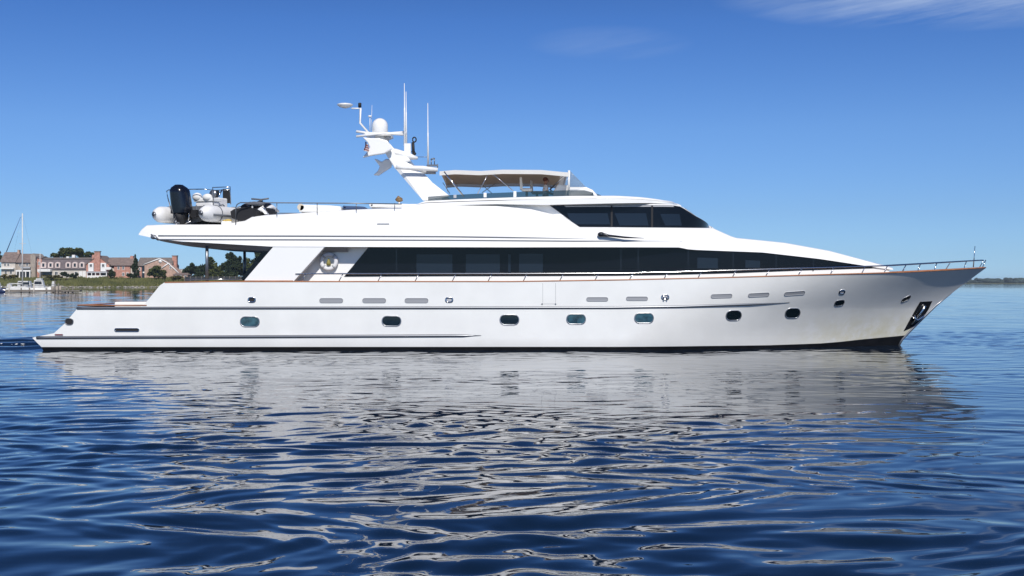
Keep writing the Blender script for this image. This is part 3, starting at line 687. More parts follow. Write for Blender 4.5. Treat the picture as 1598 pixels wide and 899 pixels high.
    mb = MB(); mb.tube([(.0, 1.52, 1.0), (.0, 1.5, 1.62), (.86, 1.5, 1.62), (.88, 1.52, .9)], .025, 6); mb.tube([(.0, 1.5, 1.5), (.86, 1.5, 1.5)], .02, 6)
    mb.tube([(.35, 1.2, 1.1), (.35, 1.1, 1.35)], .02, 6)
    mb.tube([(.52, 1.1, 1.0), (.56, 1.2, 1.3), (.62, 1.3, 1.5)], .03, 6); mb.build('console_frame', M['steel'], t)
    mb = MB(); mb.lathe((.35, 1.05, 1.32), [(.17, -.015), (.17, .015)], 16, 0, 'y'); mb.build('steering_wheel', M['dsteel'], t)
    mb = MB(); mb.tube([(-.9, -.05, .7), (-1.02, -.1, 1.2), (-1.05, -.1, 1.38), (-.95, -.1, 1.43), (-.5, -.1, 1.43), (-.1, -.05, 1.45)], .022, 6)
    mb.tube([(-.72, -.05, .7), (-.85, -.1, 1.3), (-.8, -.1, 1.42)], .018, 6); mb.tube([(-.1, -.05, 1.43), (.6, .1, 1.43), (.9, .3, 1.4), (.92, .3, .8)], .022, 6); mb.build('stern_frame', M['steel'], t)
    for y in (.2, 1.9, 3.1): mb = MB(); mb.box(-.7, .7, y, y + .12, -.12, .25); mb.build('chock', M['mblack'], t)
    return t
tender()
def jetski():
    o = W(392, 342, -2.3)
    t = tag(empty('jet_ski', (o.x + .1, o.y, o.z - .12), R(-14)), 'black personal watercraft with white trim parked under the boat deck rail, forward of the tender', 'jet ski')
    mb = MB(); rows = []
    for i in range(16):
        q = i / 15; y = -.9 + 2.7 * q; b = .56 * min(1, ((1.04 - q) * 2.2) ** .6); k = .38 + .22 * q
        rows.append([(-b, y, k), (-b * .9, y, .12 + .3 * q * q), (0, y, -.05 + .45 * q * q), (b * .9, y, .12 + .3 * q * q), (b, y, k), (b * .7, y, k + .1), (0, y, k + .16), (-b * .7, y, k + .1)])
    mb.grid(rows, closed=True); mb.add(rows[0], [tuple(range(8))]); mb.add(rows[-1], [tuple(range(8))]); mb.build('watercraft_hull', M['mblack'], t)
    mb = MB(); mb.tube([(0, -.8, .55), (0, -.3, .66), (0, .3, .70), (0, .6, .82)], [.16, .2, .19, .14], 12, 0, True, .7); mb.build('saddle', M['black'], t)
    mb = MB(); mb.tube([(0, .5, .55), (0, .75, .70), (0, 1.2, .66), (0, 1.75, .55)], [.2, .3, .32, .1], 12, 0, True, .6); mb.build('hood', M['black'], t)
    mb = MB(); mb.tube([(.3, .3, .50), (.35, .9, .66), (.44, 1.35, .5)], [.03, .1, .05], 8); mb.tube([(.35, .0, .6), (.52, -.1, .5), (.55, -.5, .42)], .05, 8); mb.build('side_trim', M['tube'], t)
    mb = MB(); mb.tube([(-.38, .55, .98), (0, .65, .95), (.38, .55, .98)], .035, 8); mb.tube([(0, .65, .95), (0, .8, .7)], .06, 8); mb.build('handlebar', M['rubber'], t)
    return t
jetski()
# small crane beside it
cr = tag(empty('davit_crane', W(400, 336, -2.9)), 'low grey boat crane with a dark folded jib above the black watercraft', 'crane')
mb = MB()
for px in (389, 394): mb.tube([W(px, 340, -2.9), W(px - .3, 318, -2.9)], .035, 8)
o = mb.build('crane_post', M['grey'], cr); o.matrix_parent_inverse = Matrix.Translation(cr.location).inverted()
mb = MB(); mb.prism(pl([(379, 318.5), (389, 315.3), (396, 314.2), (412, 315.5), (412, 318), (408, 319.5), (388, 319.5)], -3.0), -3.0, -2.75)
o = mb.build('jib', M['rubber'], cr, .02); o.matrix_parent_inverse = Matrix.Translation(cr.location).inverted()
mb = MB(); mb.prism(pl([(396, 332.5), (403, 326), (407, 323), (410, 325), (418, 334), (414, 335), (408, 329), (404, 329.5)], -2.9), -2.95, -2.6)
o = mb.build('crane_foot', M['white'], cr, .02); o.matrix_parent_inverse = Matrix.Translation(cr.location).inverted()
mb = MB(); p = W(346, 350.5, -3.1); q = W(362, 345.5, -3.1); mb.box(p.x, q.x, -3.2, -2.8, p.z - .05, q.z)
bx_o = mb.build('deck_box', M['white'], None, .03); tag(bx_o, 'small white box on the boat deck edge under the bow end of the tender tube', 'box')
mb = MB(); mb.ell(W(356, 344.5, -3.0), .15, .12, .07); mb.ell(W(351, 345, -3.0), .09, .1, .05)
tag(mb.build('folded_towel', M['yellow'], None), 'yellow folded cloth lying on the small white deck box', 'cloth')
# sun pads
def lounger(px0, px1, ytop, ybot, y, label, seatm, headm, headleft=True):
    a = W(px0, ybot, y); b = W(px1, ytop, y)
    t = tag(empty('sun_lounger', (a.x, y, a.z)), label, 'sun lounger', 'sun loungers on the boat deck')
    L_ = b.x - a.x; H = b.z - a.z
    mb = MB(); mb.prism([(.1, 0), (L_, 0), (L_, H * .72), (L_ * .75, H * .85), (.3, H * .95), (.15, H)], 0, 1.7); mb.build('mattress', seatm, t, .05)
    mb = MB(); mb.tube([(.18, .0, H * .62), (.18, 1.7, H * .62)], H * .42, 14); mb.build('headrest', headm, t)
    return t
lounger(462, 532, 318.5, 331, -2.9, 'long white sun pad with a rolled beige headrest, behind the boat deck rail', M['cushion'], M['beige'])
lounger(530, 570, 321, 327, -2.6, 'low navy blue sun pad between the long white pad and the mast', M['navy'], M['navy'])
lounger(572, 650, 317, 323.5, -2.6, 'low white sun pad nearest the mast foot', M['cushion'], M['cushion'])
sp_ = tag(empty('deck_light', W(623, 318, -2.5)), 'small brown floodlight on a short white post behind the rail, left of the mast foot', 'light')
mb = MB(); mb.tube([(0, 0, -.15), (0, 0, .12)], .035, 8); mb.build('post', M['white'], sp_)
mb = MB(); mb.tube([(-.12, 0, .12), (-.02, 0, .22), (.12, 0, .17)], [.07, .11, .05], 10); mb.ell((0, 0, .14), .15, .1, .07); mb.build('lamp_head', mat('bronze_lamp', (.2, .12, .05), .5), sp_)
# helm seats
for px, py, y, lb in ((822, 300, -.9, 'white flybridge helm seat left of the person, under the awning'), (838, 302, .6, 'white flybridge seat just behind the person, under the awning')):
    p = W(px, py, y); t = tag(empty('helm_seat', (p.x, y, 6.15)), lb, 'seat', 'seats on the flybridge')
    mb = MB(); mb.box(-.22, .22, -.24, .24, .38, .5); mb.build('seat', M['cushion'], t, .05)
    mb = MB(); mb.prism([(-.28, .45), (-.16, .45), (-.2, .95), (-.3, .97)], -.24, .24); mb.build('backrest', M['cushion'], t, .04)
    mb = MB(); mb.tube([(0, 0, -.1), (0, 0, .38)], .05, 8); mb.build('pedestal', M['steel'], t)
mb = MB(); p = W(872, 298, -.6); mb.prism([(p.x - .25, 6.1), (p.x + .4, 6.1), (p.x + .4, 6.75), (p.x - .05, 6.82), (p.x - .25, 6.5)], -1.2, .6); hc = mb.build('helm_console', M['white'], yacht, .05)
mb = MB(); q = [(p.x - .32 + .0 * math.cos(t), -.3 + .19 * math.cos(t), 6.62 + .19 * math.sin(t)) for t in np.linspace(0, 6.283, 20)]; mb.tube(q, .018, 6); mb.tube([(p.x - .32, -.3, 6.62), (p.x - .15, -.3, 6.55)], .02, 6); mb.build('wheel', M['dsteel'], hc)

# person at the helm, standing behind the wheel
def skin_body(name, verts, edges, radii, m_, parent, root=0, sub=2):
    me = bpy.data.meshes.new(name); me.from_pydata(verts, edges, []); me.materials.append(m_)
    o = bpy.data.objects.new(name, me); COL.objects.link(o)
    if parent: o.parent = parent
    o.modifiers.new('skin', 'SKIN').use_smooth_shade = True
    for i, sv in enumerate(me.skin_vertices[0].data):
        r = radii[i]; sv.radius = r if isinstance(r, tuple) else (r, r); sv.use_root = (i == root)
    sb = o.modifiers.new('sub', 'SUBSURF'); sb.levels = sub; sb.render_levels = sub
    return o
def person():
    hd = W(852, 283, -.55); zf = hd.z - 1.58
    t = tag(empty('person', (hd.x - .02, -.55, zf)), 'person in a white shirt standing at the flybridge helm under the awning', 'person')
    J = [(0, 0, .93), (0, 0, 1.12), (0, 0, 1.33), (.0, 0, 1.43), (.01, 0, 1.5), (.03, 0, 1.60), (.03, 0, 1.68),
         (0, -.10, .86), (.02, -.11, .48), (-.02, -.12, .09), (.15, -.13, .03),
         (0, .10, .86), (.04, .11, .48), (0, .12, .09), (.17, .13, .03),
         (0, -.19, 1.36), (.06, -.25, 1.12), (.29, -.16, 1.05), (.38, -.13, 1.07),
         (0, .19, 1.36), (.06, .25, 1.12), (.29, .16, 1.05), (.38, .13, 1.07)]
    E = [(0, 1), (1, 2), (2, 3), (3, 4), (4, 5), (5, 6), (0, 7), (7, 8), (8, 9), (9, 10), (0, 11), (11, 12), (12, 13), (13, 14), (2, 15), (15, 16), (16, 17), (17, 18), (2, 19), (19, 20), (20, 21), (21, 22)]
    rad = [(.15, .11), (.14, .10), (.16, .11), .06, .06, (.095, .085), (.08, .07), .09, .06, .04, .035, .09, .06, .04, .035, .06, .045, .032, .03, .06, .045, .032, .03]
    skin_body('body', J, E, rad, M['skin'], t)
    J2 = [(0, 0, .90), (0, 0, 1.12), (0, 0, 1.33), (0, 0, 1.42), (0, -.19, 1.365), (.05, -.245, 1.15), (0, .19, 1.365), (.05, .245, 1.15)]
    skin_body('shirt', J2, [(0, 1), (1, 2), (2, 3), (2, 4), (4, 5), (2, 6), (6, 7)], [(.175, .135), (.165, .125), (.185, .13), .07, .085, .068, .085, .068], M['shirt'], t)
    mb = MB(); mb.box(-.17, .17, -.2, .2, .5, .92)
    skin_body('trousers', [(0, 0, .92), (0, -.10, .85), (.02, -.11, .48), (-.02, -.12, .1), (0, .10, .85), (.04, .11, .48), (0, .12, .1)], [(0, 1), (1, 2), (2, 3), (0, 4), (4, 5), (5, 6)], [(.16, .13), .105, .075, .06, .105, .075, .06], M['navy'], t)
    mb = MB(); mb.ell((.0, 0, 1.655), .115, .105, .10); mb.build('hair', M['hair'], t)
    mb = MB()
    for s_ in (-.035, .035): mb.ell((.125, s_, 1.62), .012, .016, .01)
    mb.build('eyes', M['mblack'], t)
    mb = MB(); mb.ell((.135, 0, 1.585), .025, .015, .03); mb.ell((.118, 0, 1.545), .012, .03, .008); mb.build('nose_and_mouth', M['skin'], t)
    for s_ in (-1, 1):
        mb = MB(); b = Vector((.38, s_ * .13, 1.07)); mb.ell(b + Vector((.02, 0, 0)), .05, .035, .02)
        for k, dy in enumerate((-.03, -.01, .01, .03)): mb.tube([b + Vector((.05, dy, 0)), b + Vector((.085, dy, -.01)), b + Vector((.09, dy, -.04))], .009, 6)
        mb.tube([b + Vector((.0, -s_ * .03, 0)), b + Vector((.05, -s_ * .055, -.01))], .011, 6); mb.build('hand', M['skin'], t)
person()
# lifebuoy
c = W(513, 408, -3.02); lb = tag(empty('lifebuoy', c), 'round white lifebuoy with olive float light, on the side deck wall aft of the windows', 'lifebuoy')
mb = MB(); rows = []
for i in range(32):
    a = 2 * math.pi * i / 32; ring = []
    for k in range(12):
        b = 2 * math.pi * k / 12; rr = .29 + .085 * math.cos(b); ring.append((rr * math.cos(a), .075 * math.sin(b), rr * math.sin(a)))
    rows.append(ring)
rows.append(rows[0]); mb.grid(rows, closed=True); mb.build('ring', M['shirt'], lb)
for k in range(4):
    a0 = R(45 + 90 * k); mb = MB(); pts = [(.29 * math.cos(a0 + q), 0, .29 * math.sin(a0 + q)) for q in (-.12, 0, .12)]
    mb.tube(pts, .09, 12); mb.build('strap', M['grey'], lb)
mb = MB(); mb.lathe((0, -.03, -.16), [(.09, 0), (.085, .12), (.05, .2), (.035, .28)], 12); mb.build('float_light', M['olive'], lb)

# ------------------------------------------------------------------ WATER
def heights(X, Y, dy, seed=3):
    r = np.random.default_rng(seed); h = np.zeros_like(X)
    # slow warp so crests bend and break up
    wx = np.zeros_like(X); wy = np.zeros_like(X); am = np.zeros_like(X); am2 = np.zeros_like(X)
    for i in range(7):
        l = r.uniform(2.5, 9); a = r.uniform(0, 2 * math.pi); k = 2 * math.pi / l; p = r.uniform(0, 6.28)
        s = np.sin(k * (X * math.cos(a) * .6 + Y * math.sin(a)) + p); wx += s * .22; wy += np.cos(k * (X * math.cos(a) * .6 + Y * math.sin(a)) + p * 2) * .09
    for i in range(8):
        l = r.uniform(5, 26); a = r.uniform(0, 2 * math.pi); k = 2 * math.pi / l; p = r.uniform(0, 6.28)
        am += np.sin(k * (X * math.cos(a) * .5 + Y * math.sin(a)) + p) / 2.8
    am = np.clip(.85 + .5 * am, .2, 1.9)
    XX = X + wx; YY = Y + wy
    comps = []
    for i in range(60):
        l = math.exp(r.uniform(math.log(.34), math.log(1.5))); th = r.normal(0, .48); k = 2 * math.pi / l
        comps.append((k, th, .0086 / k, r.uniform(0, 6.28), l))
    for i in range(18):
        l = math.exp(r.uniform(math.log(.24), math.log(.5))); th = r.normal(0, .6); k = 2 * math.pi / l
        comps.append((k, th, .0034 / k, r.uniform(0, 6.28), l))
    for k, th, a, p, l in comps:
        fade = np.clip((l / dy - 2.2) / 3, 0, 1)
        if fade.max() <= 0: continue
        w_ = np.sin(k * (XX * math.sin(th) + YY * math.cos(th)) + p)
        h += a * fade * w_ * (am if l < 2.2 else 1)
    return h
def water():
    d = [4.0]
    while d[-1] < 9000:
        x = d[-1]; st = .035 if x < 22 else (.035 + (x - 22) * .0023 if x < 62 else max(.127, x * .0040) if x < 600 else x * .02)
        d.append(x + st)
    d = np.array(d); dy = np.gradient(d)
    th = np.tan(np.linspace(-1, 1, 1101) * 1.0) * 0.62
    X = d[:, None] * th[None, :]; Y = np.repeat((d + CAMY)[:, None], len(th), 1)
    DY = np.repeat(np.maximum(dy, d * .0012)[:, None], len(th), 1)
    H = heights(X, Y, DY)
    # broader, stronger ripples away from the shelter of the hull
    far = np.clip((d - 50) / 60, 0, 1)[:, None]
    # calmer lee close alongside the hull
    lee = np.clip((Y + 24) / 14, 0, 1) * np.clip((20 - np.abs(X - 1)) / 4, 0, 1) * (Y < 5); H *= 1 - .5 * lee * lee * (3 - 2 * lee)
    r = np.random.default_rng(9)
    for i in range(14):
        l = r.uniform(1.8, 7); th_ = r.normal(0, .5); k = 2 * math.pi / l; s = .0065
        H += s / k * np.sin(k * (X * math.sin(th_) + Y * math.cos(th_)) + r.uniform(0, 6.28)) * np.clip((l / DY - 2.2) / 3, 0, 1) * (.36 + .64 * far)
    # stern wake: a few low steep rollers trailing aft
    g = 1 / (1 + np.exp((X + 18.2) / .35)) * np.exp(-((Y - 1.0) / 5.5) ** 2) * np.exp(np.minimum(0, (X + 18) / 14))
    H += g * (.10 * np.sin(2.1 * (Y + .16 * X)) + .05 * np.sin(3.9 * Y - .5 * X) + .03 * np.sin(1.1 * X + 2 * Y))
    H += .10
    n, m_ = X.shape
    co = np.stack([X, Y, H], -1).reshape(-1, 3).astype(np.float32)
    i = np.arange(n - 1)[:, None]; k = np.arange(m_ - 1)[None, :]; a = (i * m_ + k).reshape(-1)
    idx = np.stack([a, a + 1, a + m_ + 1, a + m_], 1).astype(np.int32)
    me = bpy.data.meshes.new('water'); me.vertices.add(len(co)); me.vertices.foreach_set('co', co.reshape(-1))
    me.loops.add(idx.size); me.loops.foreach_set('vertex_index', idx.reshape(-1)); me.polygons.add(len(idx))
    me.polygons.foreach_set('loop_start', np.arange(len(idx), dtype=np.int32) * 4)
    me.polygons.foreach_set('use_smooth', np.ones(len(idx), dtype=bool)); me.update(calc_edges=True)
    o = bpy.data.objects.new('water', me); COL.objects.link(o); tag(o, kind='structure')
    m = mat('sea_water', (.004, .013, .030), .02); p = m.node_tree.nodes['Principled BSDF']; p.inputs['IOR'].default_value = 1.42
    n_ = m.node_tree.nodes; l_ = m.node_tree.links
    tc = n_.new('ShaderNodeTexCoord'); prev = None
    for sc, dist, st in (((.8, 2.4, 1), .0012, 2.2), ((.2, .8, 1), .010, 1.2)):
        mp = n_.new('ShaderNodeMapping'); mp.inputs['Scale'].default_value = sc; l_.new(tc.outputs['Object'], mp.inputs[0])
        nz = n_.new('ShaderNodeTexNoise'); nz.inputs['Scale'].default_value = st; nz.inputs['Detail'].default_value = 3; l_.new(mp.outputs[0], nz.inputs['Vector'])
        bp = n_.new('ShaderNodeBump'); bp.inputs['Distance'].default_value = dist; bp.inputs['Strength'].default_value = 1; l_.new(nz.outputs['Fac'], bp.inputs['Height'])
        if prev: l_.new(prev, bp.inputs['Normal'])
        prev = bp.outputs[0]
    l_.new(prev, p.inputs['Normal']); me.materials.append(m)
    return o
water()
mb = MB(); r_ = random.Random(4)
for i in range(260):
    x = -18.4 - r_.random() ** 1.1 * 9; y = .8 + r_.gauss(0, .22) + .1 * math.sin(x * 1.3); s = r_.uniform(.01, .035)
    mb.ell((x, y, .16 + .03 * math.sin(x)), s * 1.8, s, s * .5, 0, 6, 4)
tag(mb.build('wake_foam', M['foam']), 'thin white line of foam trailing behind the stern', 'foam', kind='stuff')
# ------------------------------------------------------------------ FAR SHORE
def foliage(name, c1, c2):
    m = mat(name, c1, .85, var=.5, vscale=.45, col2=c2, spec=.15, detail=6); return m
M['leaf'] = foliage('oak_leaves', (.028, .045, .014), (.10, .11, .034))
M['leafd'] = foliage('dark_leaves', (.014, .026, .012), (.045, .062, .026))
M['leafy'] = foliage('yellowing_leaves', (.05, .055, .014), (.13, .10, .03))
M['bark'] = mat('bark', (.06, .045, .035), .9)
M['brick'] = mat('red_brick', (.46, .235, .18), .9, var=.25, vscale=.8)
M['brickp'] = mat('pale_brick', (.46, .31, .24), .9, var=.2, vscale=.8)
M['tan'] = mat('tan_siding', (.34, .29, .24), .8, var=.12, vscale=.5)
M['cream'] = mat('cream_wall', (.56, .51, .45), .8, var=.08, vscale=.5)
M['trim'] = mat('white_trim', (.8, .79, .76), .6)
M['pink'] = mat('pale_trim', (.68, .56, .52), .7)
M['roof'] = mat('shingle_roof', (.17, .145, .13), .9, var=.2, vscale=.7)
M['roofb'] = mat('brown_roof', (.20, .15, .13), .9, var=.2, vscale=.7)
M['slate'] = mat('mansard_slate', (.14, .115, .12), .85, var=.2, vscale=.7)
M['wglass'] = mat('house_glass', (.02, .025, .035), .08)
M['grass'] = mat('bank_grass', (.07, .085, .025), .95, var=.4, vscale=.12, col2=(.17, .155, .05))
M['reed'] = mat('reeds', (.06, .07, .018), .95, var=.4, vscale=.16, col2=(.15, .15, .05), detail=6)
M['stone'] = mat('shore_stone', (.30, .28, .24), .95, var=.3, vscale=.6)
M['wood'] = mat('weathered_wood', (.17, .15, .13), .9, var=.25, vscale=1)
M['navyhull'] = mat('navy_hull', (.012, .02, .07), .2, coat=.6)
M['boatw'] = mat('boat_white', (.62, .62, .60), .4, var=.1, vscale=.8)
D0 = 640
def G(px, py, D=D0): return W(px, py, D + CAMY)
def gz(D): return interp(D, [590, 597, 601, 612, 640, 1500], [-1, 0.1, 1.0, 2.8, 5.3, 7.0])
# land
mb = MB(); rows = []
pxs = np.linspace(-1500, 760, 140)
for D in (592, 597, 601, 606, 612, 625, 640, 700, 900, 1300, 1600):
    rows.append([((px - 799) / F * 600 * (1 if D < 900 else D / 900), D + CAMY + (4 * math.sin(px * .03) + 2 * math.sin(px * .11) if D < 640 else 0) + max(0, px - 420) ** 1.3 * .12, gz(D) + .15 * math.sin(px * .2 + D)) for px in pxs])
mb.grid(rows); tag(mb.build('shore_ground', M['grass']), kind='structure')
# stone edge
mb = MB(); r_ = random.Random(5)
for i in range(700):
    px = r_.uniform(-300, 520); y0 = 597.5 + CAMY + 4 * math.sin(px * .03) + 2 * math.sin(px * .11) + max(0, px - 420) ** 1.3 * .12
    s = r_.uniform(.25, .7); mb.ell(((px - 799) / 3, y0 + r_.uniform(-1, 1.2), r_.uniform(0.0, .7)), s * 1.4, s, s * .7, 0, 6, 5)
tag(mb.build('shore_stones', M['stone']), 'low pale stone edging along the waterline of the grassy bank', 'stones', kind='stuff')
# reeds: many blades
mb = MB()
for i in range(15000):
    px = r_.uniform(-260, 470); q = r_.random(); D = 600 + 34 * q
    x = (px - 799) / F * 600; y = D + CAMY + 4 * math.sin(px * .03)
    pat = .5 + .5 * math.sin(px * .09 + 2 * math.sin(px * .031 + q * 4)); h = r_.uniform(.5, 1.3) + pat * .9
    a = r_.uniform(0, 3.14); wd = r_.uniform(.15, .45); dx, dy = math.cos(a) * wd, math.sin(a) * wd; z = gz(D) - .1; lx = r_.gauss(0, .25)
    mb.add([(x - dx, y - dy, z), (x + dx, y + dy, z), (x + dx * .4 + lx, y, z + h), (x - dx * .4 + lx, y, z + h * r_.uniform(.7, 1))], [(0, 1, 2, 3)])
tag(mb.build('reeds', M['reed'], None, fix=False), 'tall yellow-green grass and reeds covering the bank in front of the houses', 'grass', kind='stuff')
def tree(name, label, lobes, D, leaf, n, size, cat='tree', group=None, trunk=True):
    """lobes: (px, py, rx px, ry px)"""
    sc = D / F; cx = sum(l[0] for l in lobes) / len(lobes); base = G(cx, 441, D); gzv = gz(D)
    t = tag(empty(name, (base.x, base.y, gzv)), label, cat, group)
    mb = MB(); tot = sum(l[2] * l[3] for l in lobes)
    for (px, py, rx, ry) in lobes:
        c = G(px, py, D); c = Vector((c.x - base.x, r_.uniform(-.2, .2) * rx * sc, c.z - gzv))
        sub = [(Vector((r_.gauss(0, .45), r_.gauss(0, .45), r_.gauss(0, .42))), r_.uniform(.28, .5)) for _ in range(11)]
        for i in range(int(n * rx * ry / tot)):
            o, sr = r_.choice(sub); d = Vector((r_.gauss(0, 1), r_.gauss(0, 1), r_.gauss(0, 1))).normalized() * sr * r_.uniform(.5, 1.08)
            p = o + d
            if p.length > 1.15: p = p.normalized() * r_.uniform(.8, 1.1)
            p = Vector((p.x * rx * sc, p.y * rx * sc, p.z * ry * sc)) + c
            a = Vector((r_.gauss(0, 1), r_.gauss(0, 1), r_.gauss(0, .7))).normalized(); b = a.cross(Vector((r_.gauss(0, 1), r_.gauss(0, 1), r_.gauss(0, 1)))).normalized()
            s = size * r_.uniform(.5, 1.2); mb.add([p - a * s, p + b * s * .7, p + a * s, p - b * s * .7], [(0, 1, 2, 3)])
    mb.build('crown', leaf, t, fix=False)
    if trunk:
        mb = MB(); top = max(G(0, l[1], D).z for l in lobes) - gzv
        mb.tube([(0, 0, -.3), (.1, 0, top * .5), (-.1, 0, top)], [.035 * top + .15, .025 * top + .1, .06], 8)
        for (px, py, rx, ry) in lobes[:5]:
            c = G(px, py, D); mb.tube([(0, 0, top * .4), (c.x - base.x, 0, c.z - gzv)], [.02 * top + .08, .05], 6)
        mb.build('trunk', M['bark'], t)
    return t
class House:
    def __init__(s, name, label, px, D=D0, group='waterfront houses'):
        s.D = D; s.b = G(px, 441, D); s.e = tag(empty(name, (s.b.x, s.b.y, gz(D))), label, 'house', group); s.gz = gz(D)
    def p(s, px, py, dy=0):
        q = G(px, py, s.D); return (q.x - s.b.x, dy, q.z - s.gz)
    def box(s, nm, px0, px1, py0, py1, d0, d1, m_, par=None, bev=0):
        a = s.p(px0, py0); b = s.p(px1, py1); z0 = min(b[2], -.5) if py1 > 431 else b[2]
        mb = MB(); mb.box(a[0], b[0], d0, d1, z0, a[2]); return mb.build(nm, m_, par or s.e)
    def roof(s, nm, px0, px1, ridge, eave, d0, d1, m_, hipl=0, hipr=0):
        a = s.p(px0, ridge); b = s.p(px1, eave); dm = (d0 + d1) / 2; l = s.p(px0 + hipl, ridge)[0]; r = s.p(px1 - hipr, ridge)[0]
        mb = MB(); mb.add([(a[0], d0, b[2]), (b[0], d0, b[2]), (b[0], d1, b[2]), (a[0], d1, b[2]), (l, dm, a[2]), (r, dm, a[2])], [(0, 1, 5, 4), (1, 2, 5), (2, 3, 4, 5), (3, 0, 4), (0, 3, 2, 1)])
        return mb.build(nm, m_, s.e)
    def gable(s, nm, pts, d0, d1, m_, par=None):
        mb = MB(); mb.prism([(s.p(a, b)[0], s.p(a, b)[2]) for a, b in pts], d0, d1); return mb.build(nm, m_, par or s.e)
    def win(s, px, py, w_, h_, d, frame=None, nm='window'):
        a = s.p(px - w_ / 2, py - h_ / 2); b = s.p(px + w_ / 2, py + h_ / 2)
        mb = MB(); t = .16; x0, x1, z1, z0 = a[0], b[0], a[2], b[2]
        mb.box(x0, x1, d - .12, d + .05, z1 - t, z1); mb.box(x0, x1, d - .14, d + .05, z0, z0 + t); mb.box(x0, x0 + t, d - .12, d + .05, z0 + t, z1 - t); mb.box(x1 - t, x1, d - .12, d + .05, z0 + t, z1 - t)
        mb.box((x0 + x1) / 2 - .05, (x0 + x1) / 2 + .05, d - .1, d + .05, z0 + t, z1 - t)
        f = mb.build(nm, frame or M['trim'], s.e); g = MB(); g.box(x0 + .05, x1 - .05, d - .04, d + .04, z0 + .05, z1 - .05); g.build('pane', M['wglass'], f); return f
# house at the far left: brown roofs, white bay
h = House('town_house', 'tan house with brown roof and white upper bay at the left edge of the photo', 26)
h.box('wall', 2, 24, 409, 434, 0, 12, M['cream']); h.box('wall', 24, 48, 409, 434, .6, 12, M['tan']); h.box('gable_wall', 48.2, 56, 402, 434, -.6, 12, M['tan'])
h.roof('roof', 0, 25, 393, 409.5, -.8, 13, M['roofb']); h.roof('roof', 24, 49, 395.5, 409.8, -.4, 13, M['roofb'])
h.gable('end_gable', [(48.2, 402), (48.2, 398), (52, 395.5), (56.2, 400), (56.2, 402)], -.6, 12, M['tan'])
h.box('porch', 2, 23, 418, 420, -1.6, 0, M['trim'])
for px in (8, 13): h.win(px, 413.3, 3.6, 5, -.02)
for px in (9, 17): h.win(px, 425, 4, 6, -.02)
for px in (31, 42): h.win(px, 413, 4.2, 5, .56)
p_ = h.box('colonnade', 27, 50, 421.5, 424, -2.2, .6, M['trim'])
for px in (28, 33, 38, 42.5, 49): h.box('column', px - .7, px + .7, 424, 434, -2.2, -1.6, M['trim'])
h.box('dark_doorway', 30, 48, 424.2, 433, .45, .62, M['wglass']); h.box('balcony', 34, 49, 416.5, 419, -2.0, .5, M['grey'])
h.box('chimney', 21, 24, 389.5, 400, 5, 7, M['brickp'])
h = House('narrow_house', 'narrow red-brown house wedged between the tan house and the long mansard house', 59)
h.box('wall', 56.6, 64, 402.5, 434, 1, 12, M['brick']); h.roof('roof', 56.4, 64.4, 399.5, 403, .6, 12.5, M['roof']); h.win(60, 411, 3, 5, .97); h.win(60, 423, 3, 5, .97)
# mansard row
h = House('mansard_house', 'long house with dark mansard roof and a row of pale arched dormers', 104)
h.box('wall', 64.5, 136, 420, 434, 0, 13, M['cream'])
mb = MB(); a = h.p(64, 420.5); b = h.p(140, 404.5)
mb.prism([(0, 0), (1, 0)], 0, 1) if False else None
mb.add([(a[0], -.7, a[2]), (b[0], -.7, a[2]), (b[0], 1.2, b[2]), (a[0], 1.2, b[2]), (a[0], 13, a[2]), (b[0], 13, a[2]), (b[0], 12, b[2]), (a[0], 12, b[2])], [(0, 1, 2, 3), (4, 7, 6, 5), (0, 3, 7, 4), (1, 5, 6, 2), (3, 2, 6, 7), (0, 4, 5, 1)])
mb.build('mansard', M['slate'], h.e); h.roof('roof', 63.6, 141, 401.4, 404.7, .9, 12.3, M['roof'], 1, 1)
for px in (68.5, 79.7, 90.7, 107, 117.5, 128.5):
    pts = [(px - 4, 418)] + [(px - 4 * math.cos(t), 412 - 3.2 * math.sin(t)) for t in np.linspace(0, math.pi, 9)] + [(px + 4, 418)]
    d = h.gable('dormer', pts, -.75, 1.6, M['pink']); g = MB(); q0 = h.p(px - 1.7, 411.2); q1 = h.p(px + 1.7, 416.4); g.box(q0[0], q1[0], -.82, -.7, q1[2], q0[2]); g.build('pane', M['wglass'], d)
h.box('skylight', 108, 112.5, 397.5, 402, 4, 6, M['trim']); h.box('awning', 62, 82, 420, 424, -3.2, -.2, M['trim'])
h.box('dark_opening', 66, 80, 424.5, 430, -.06, .1, M['wglass'])
for px in (88, 98, 119): h.win(px, 426.5, 5, 5.5, -.02)
for px in (126, 131.5): h.box('door', px - 2.4, px + 2.4, 423.5, 433.5, -.1, .1, M['trim'])
h.box('vent_pipe', 98, 102, 400, 402.5, 5, 6, M['trim'])
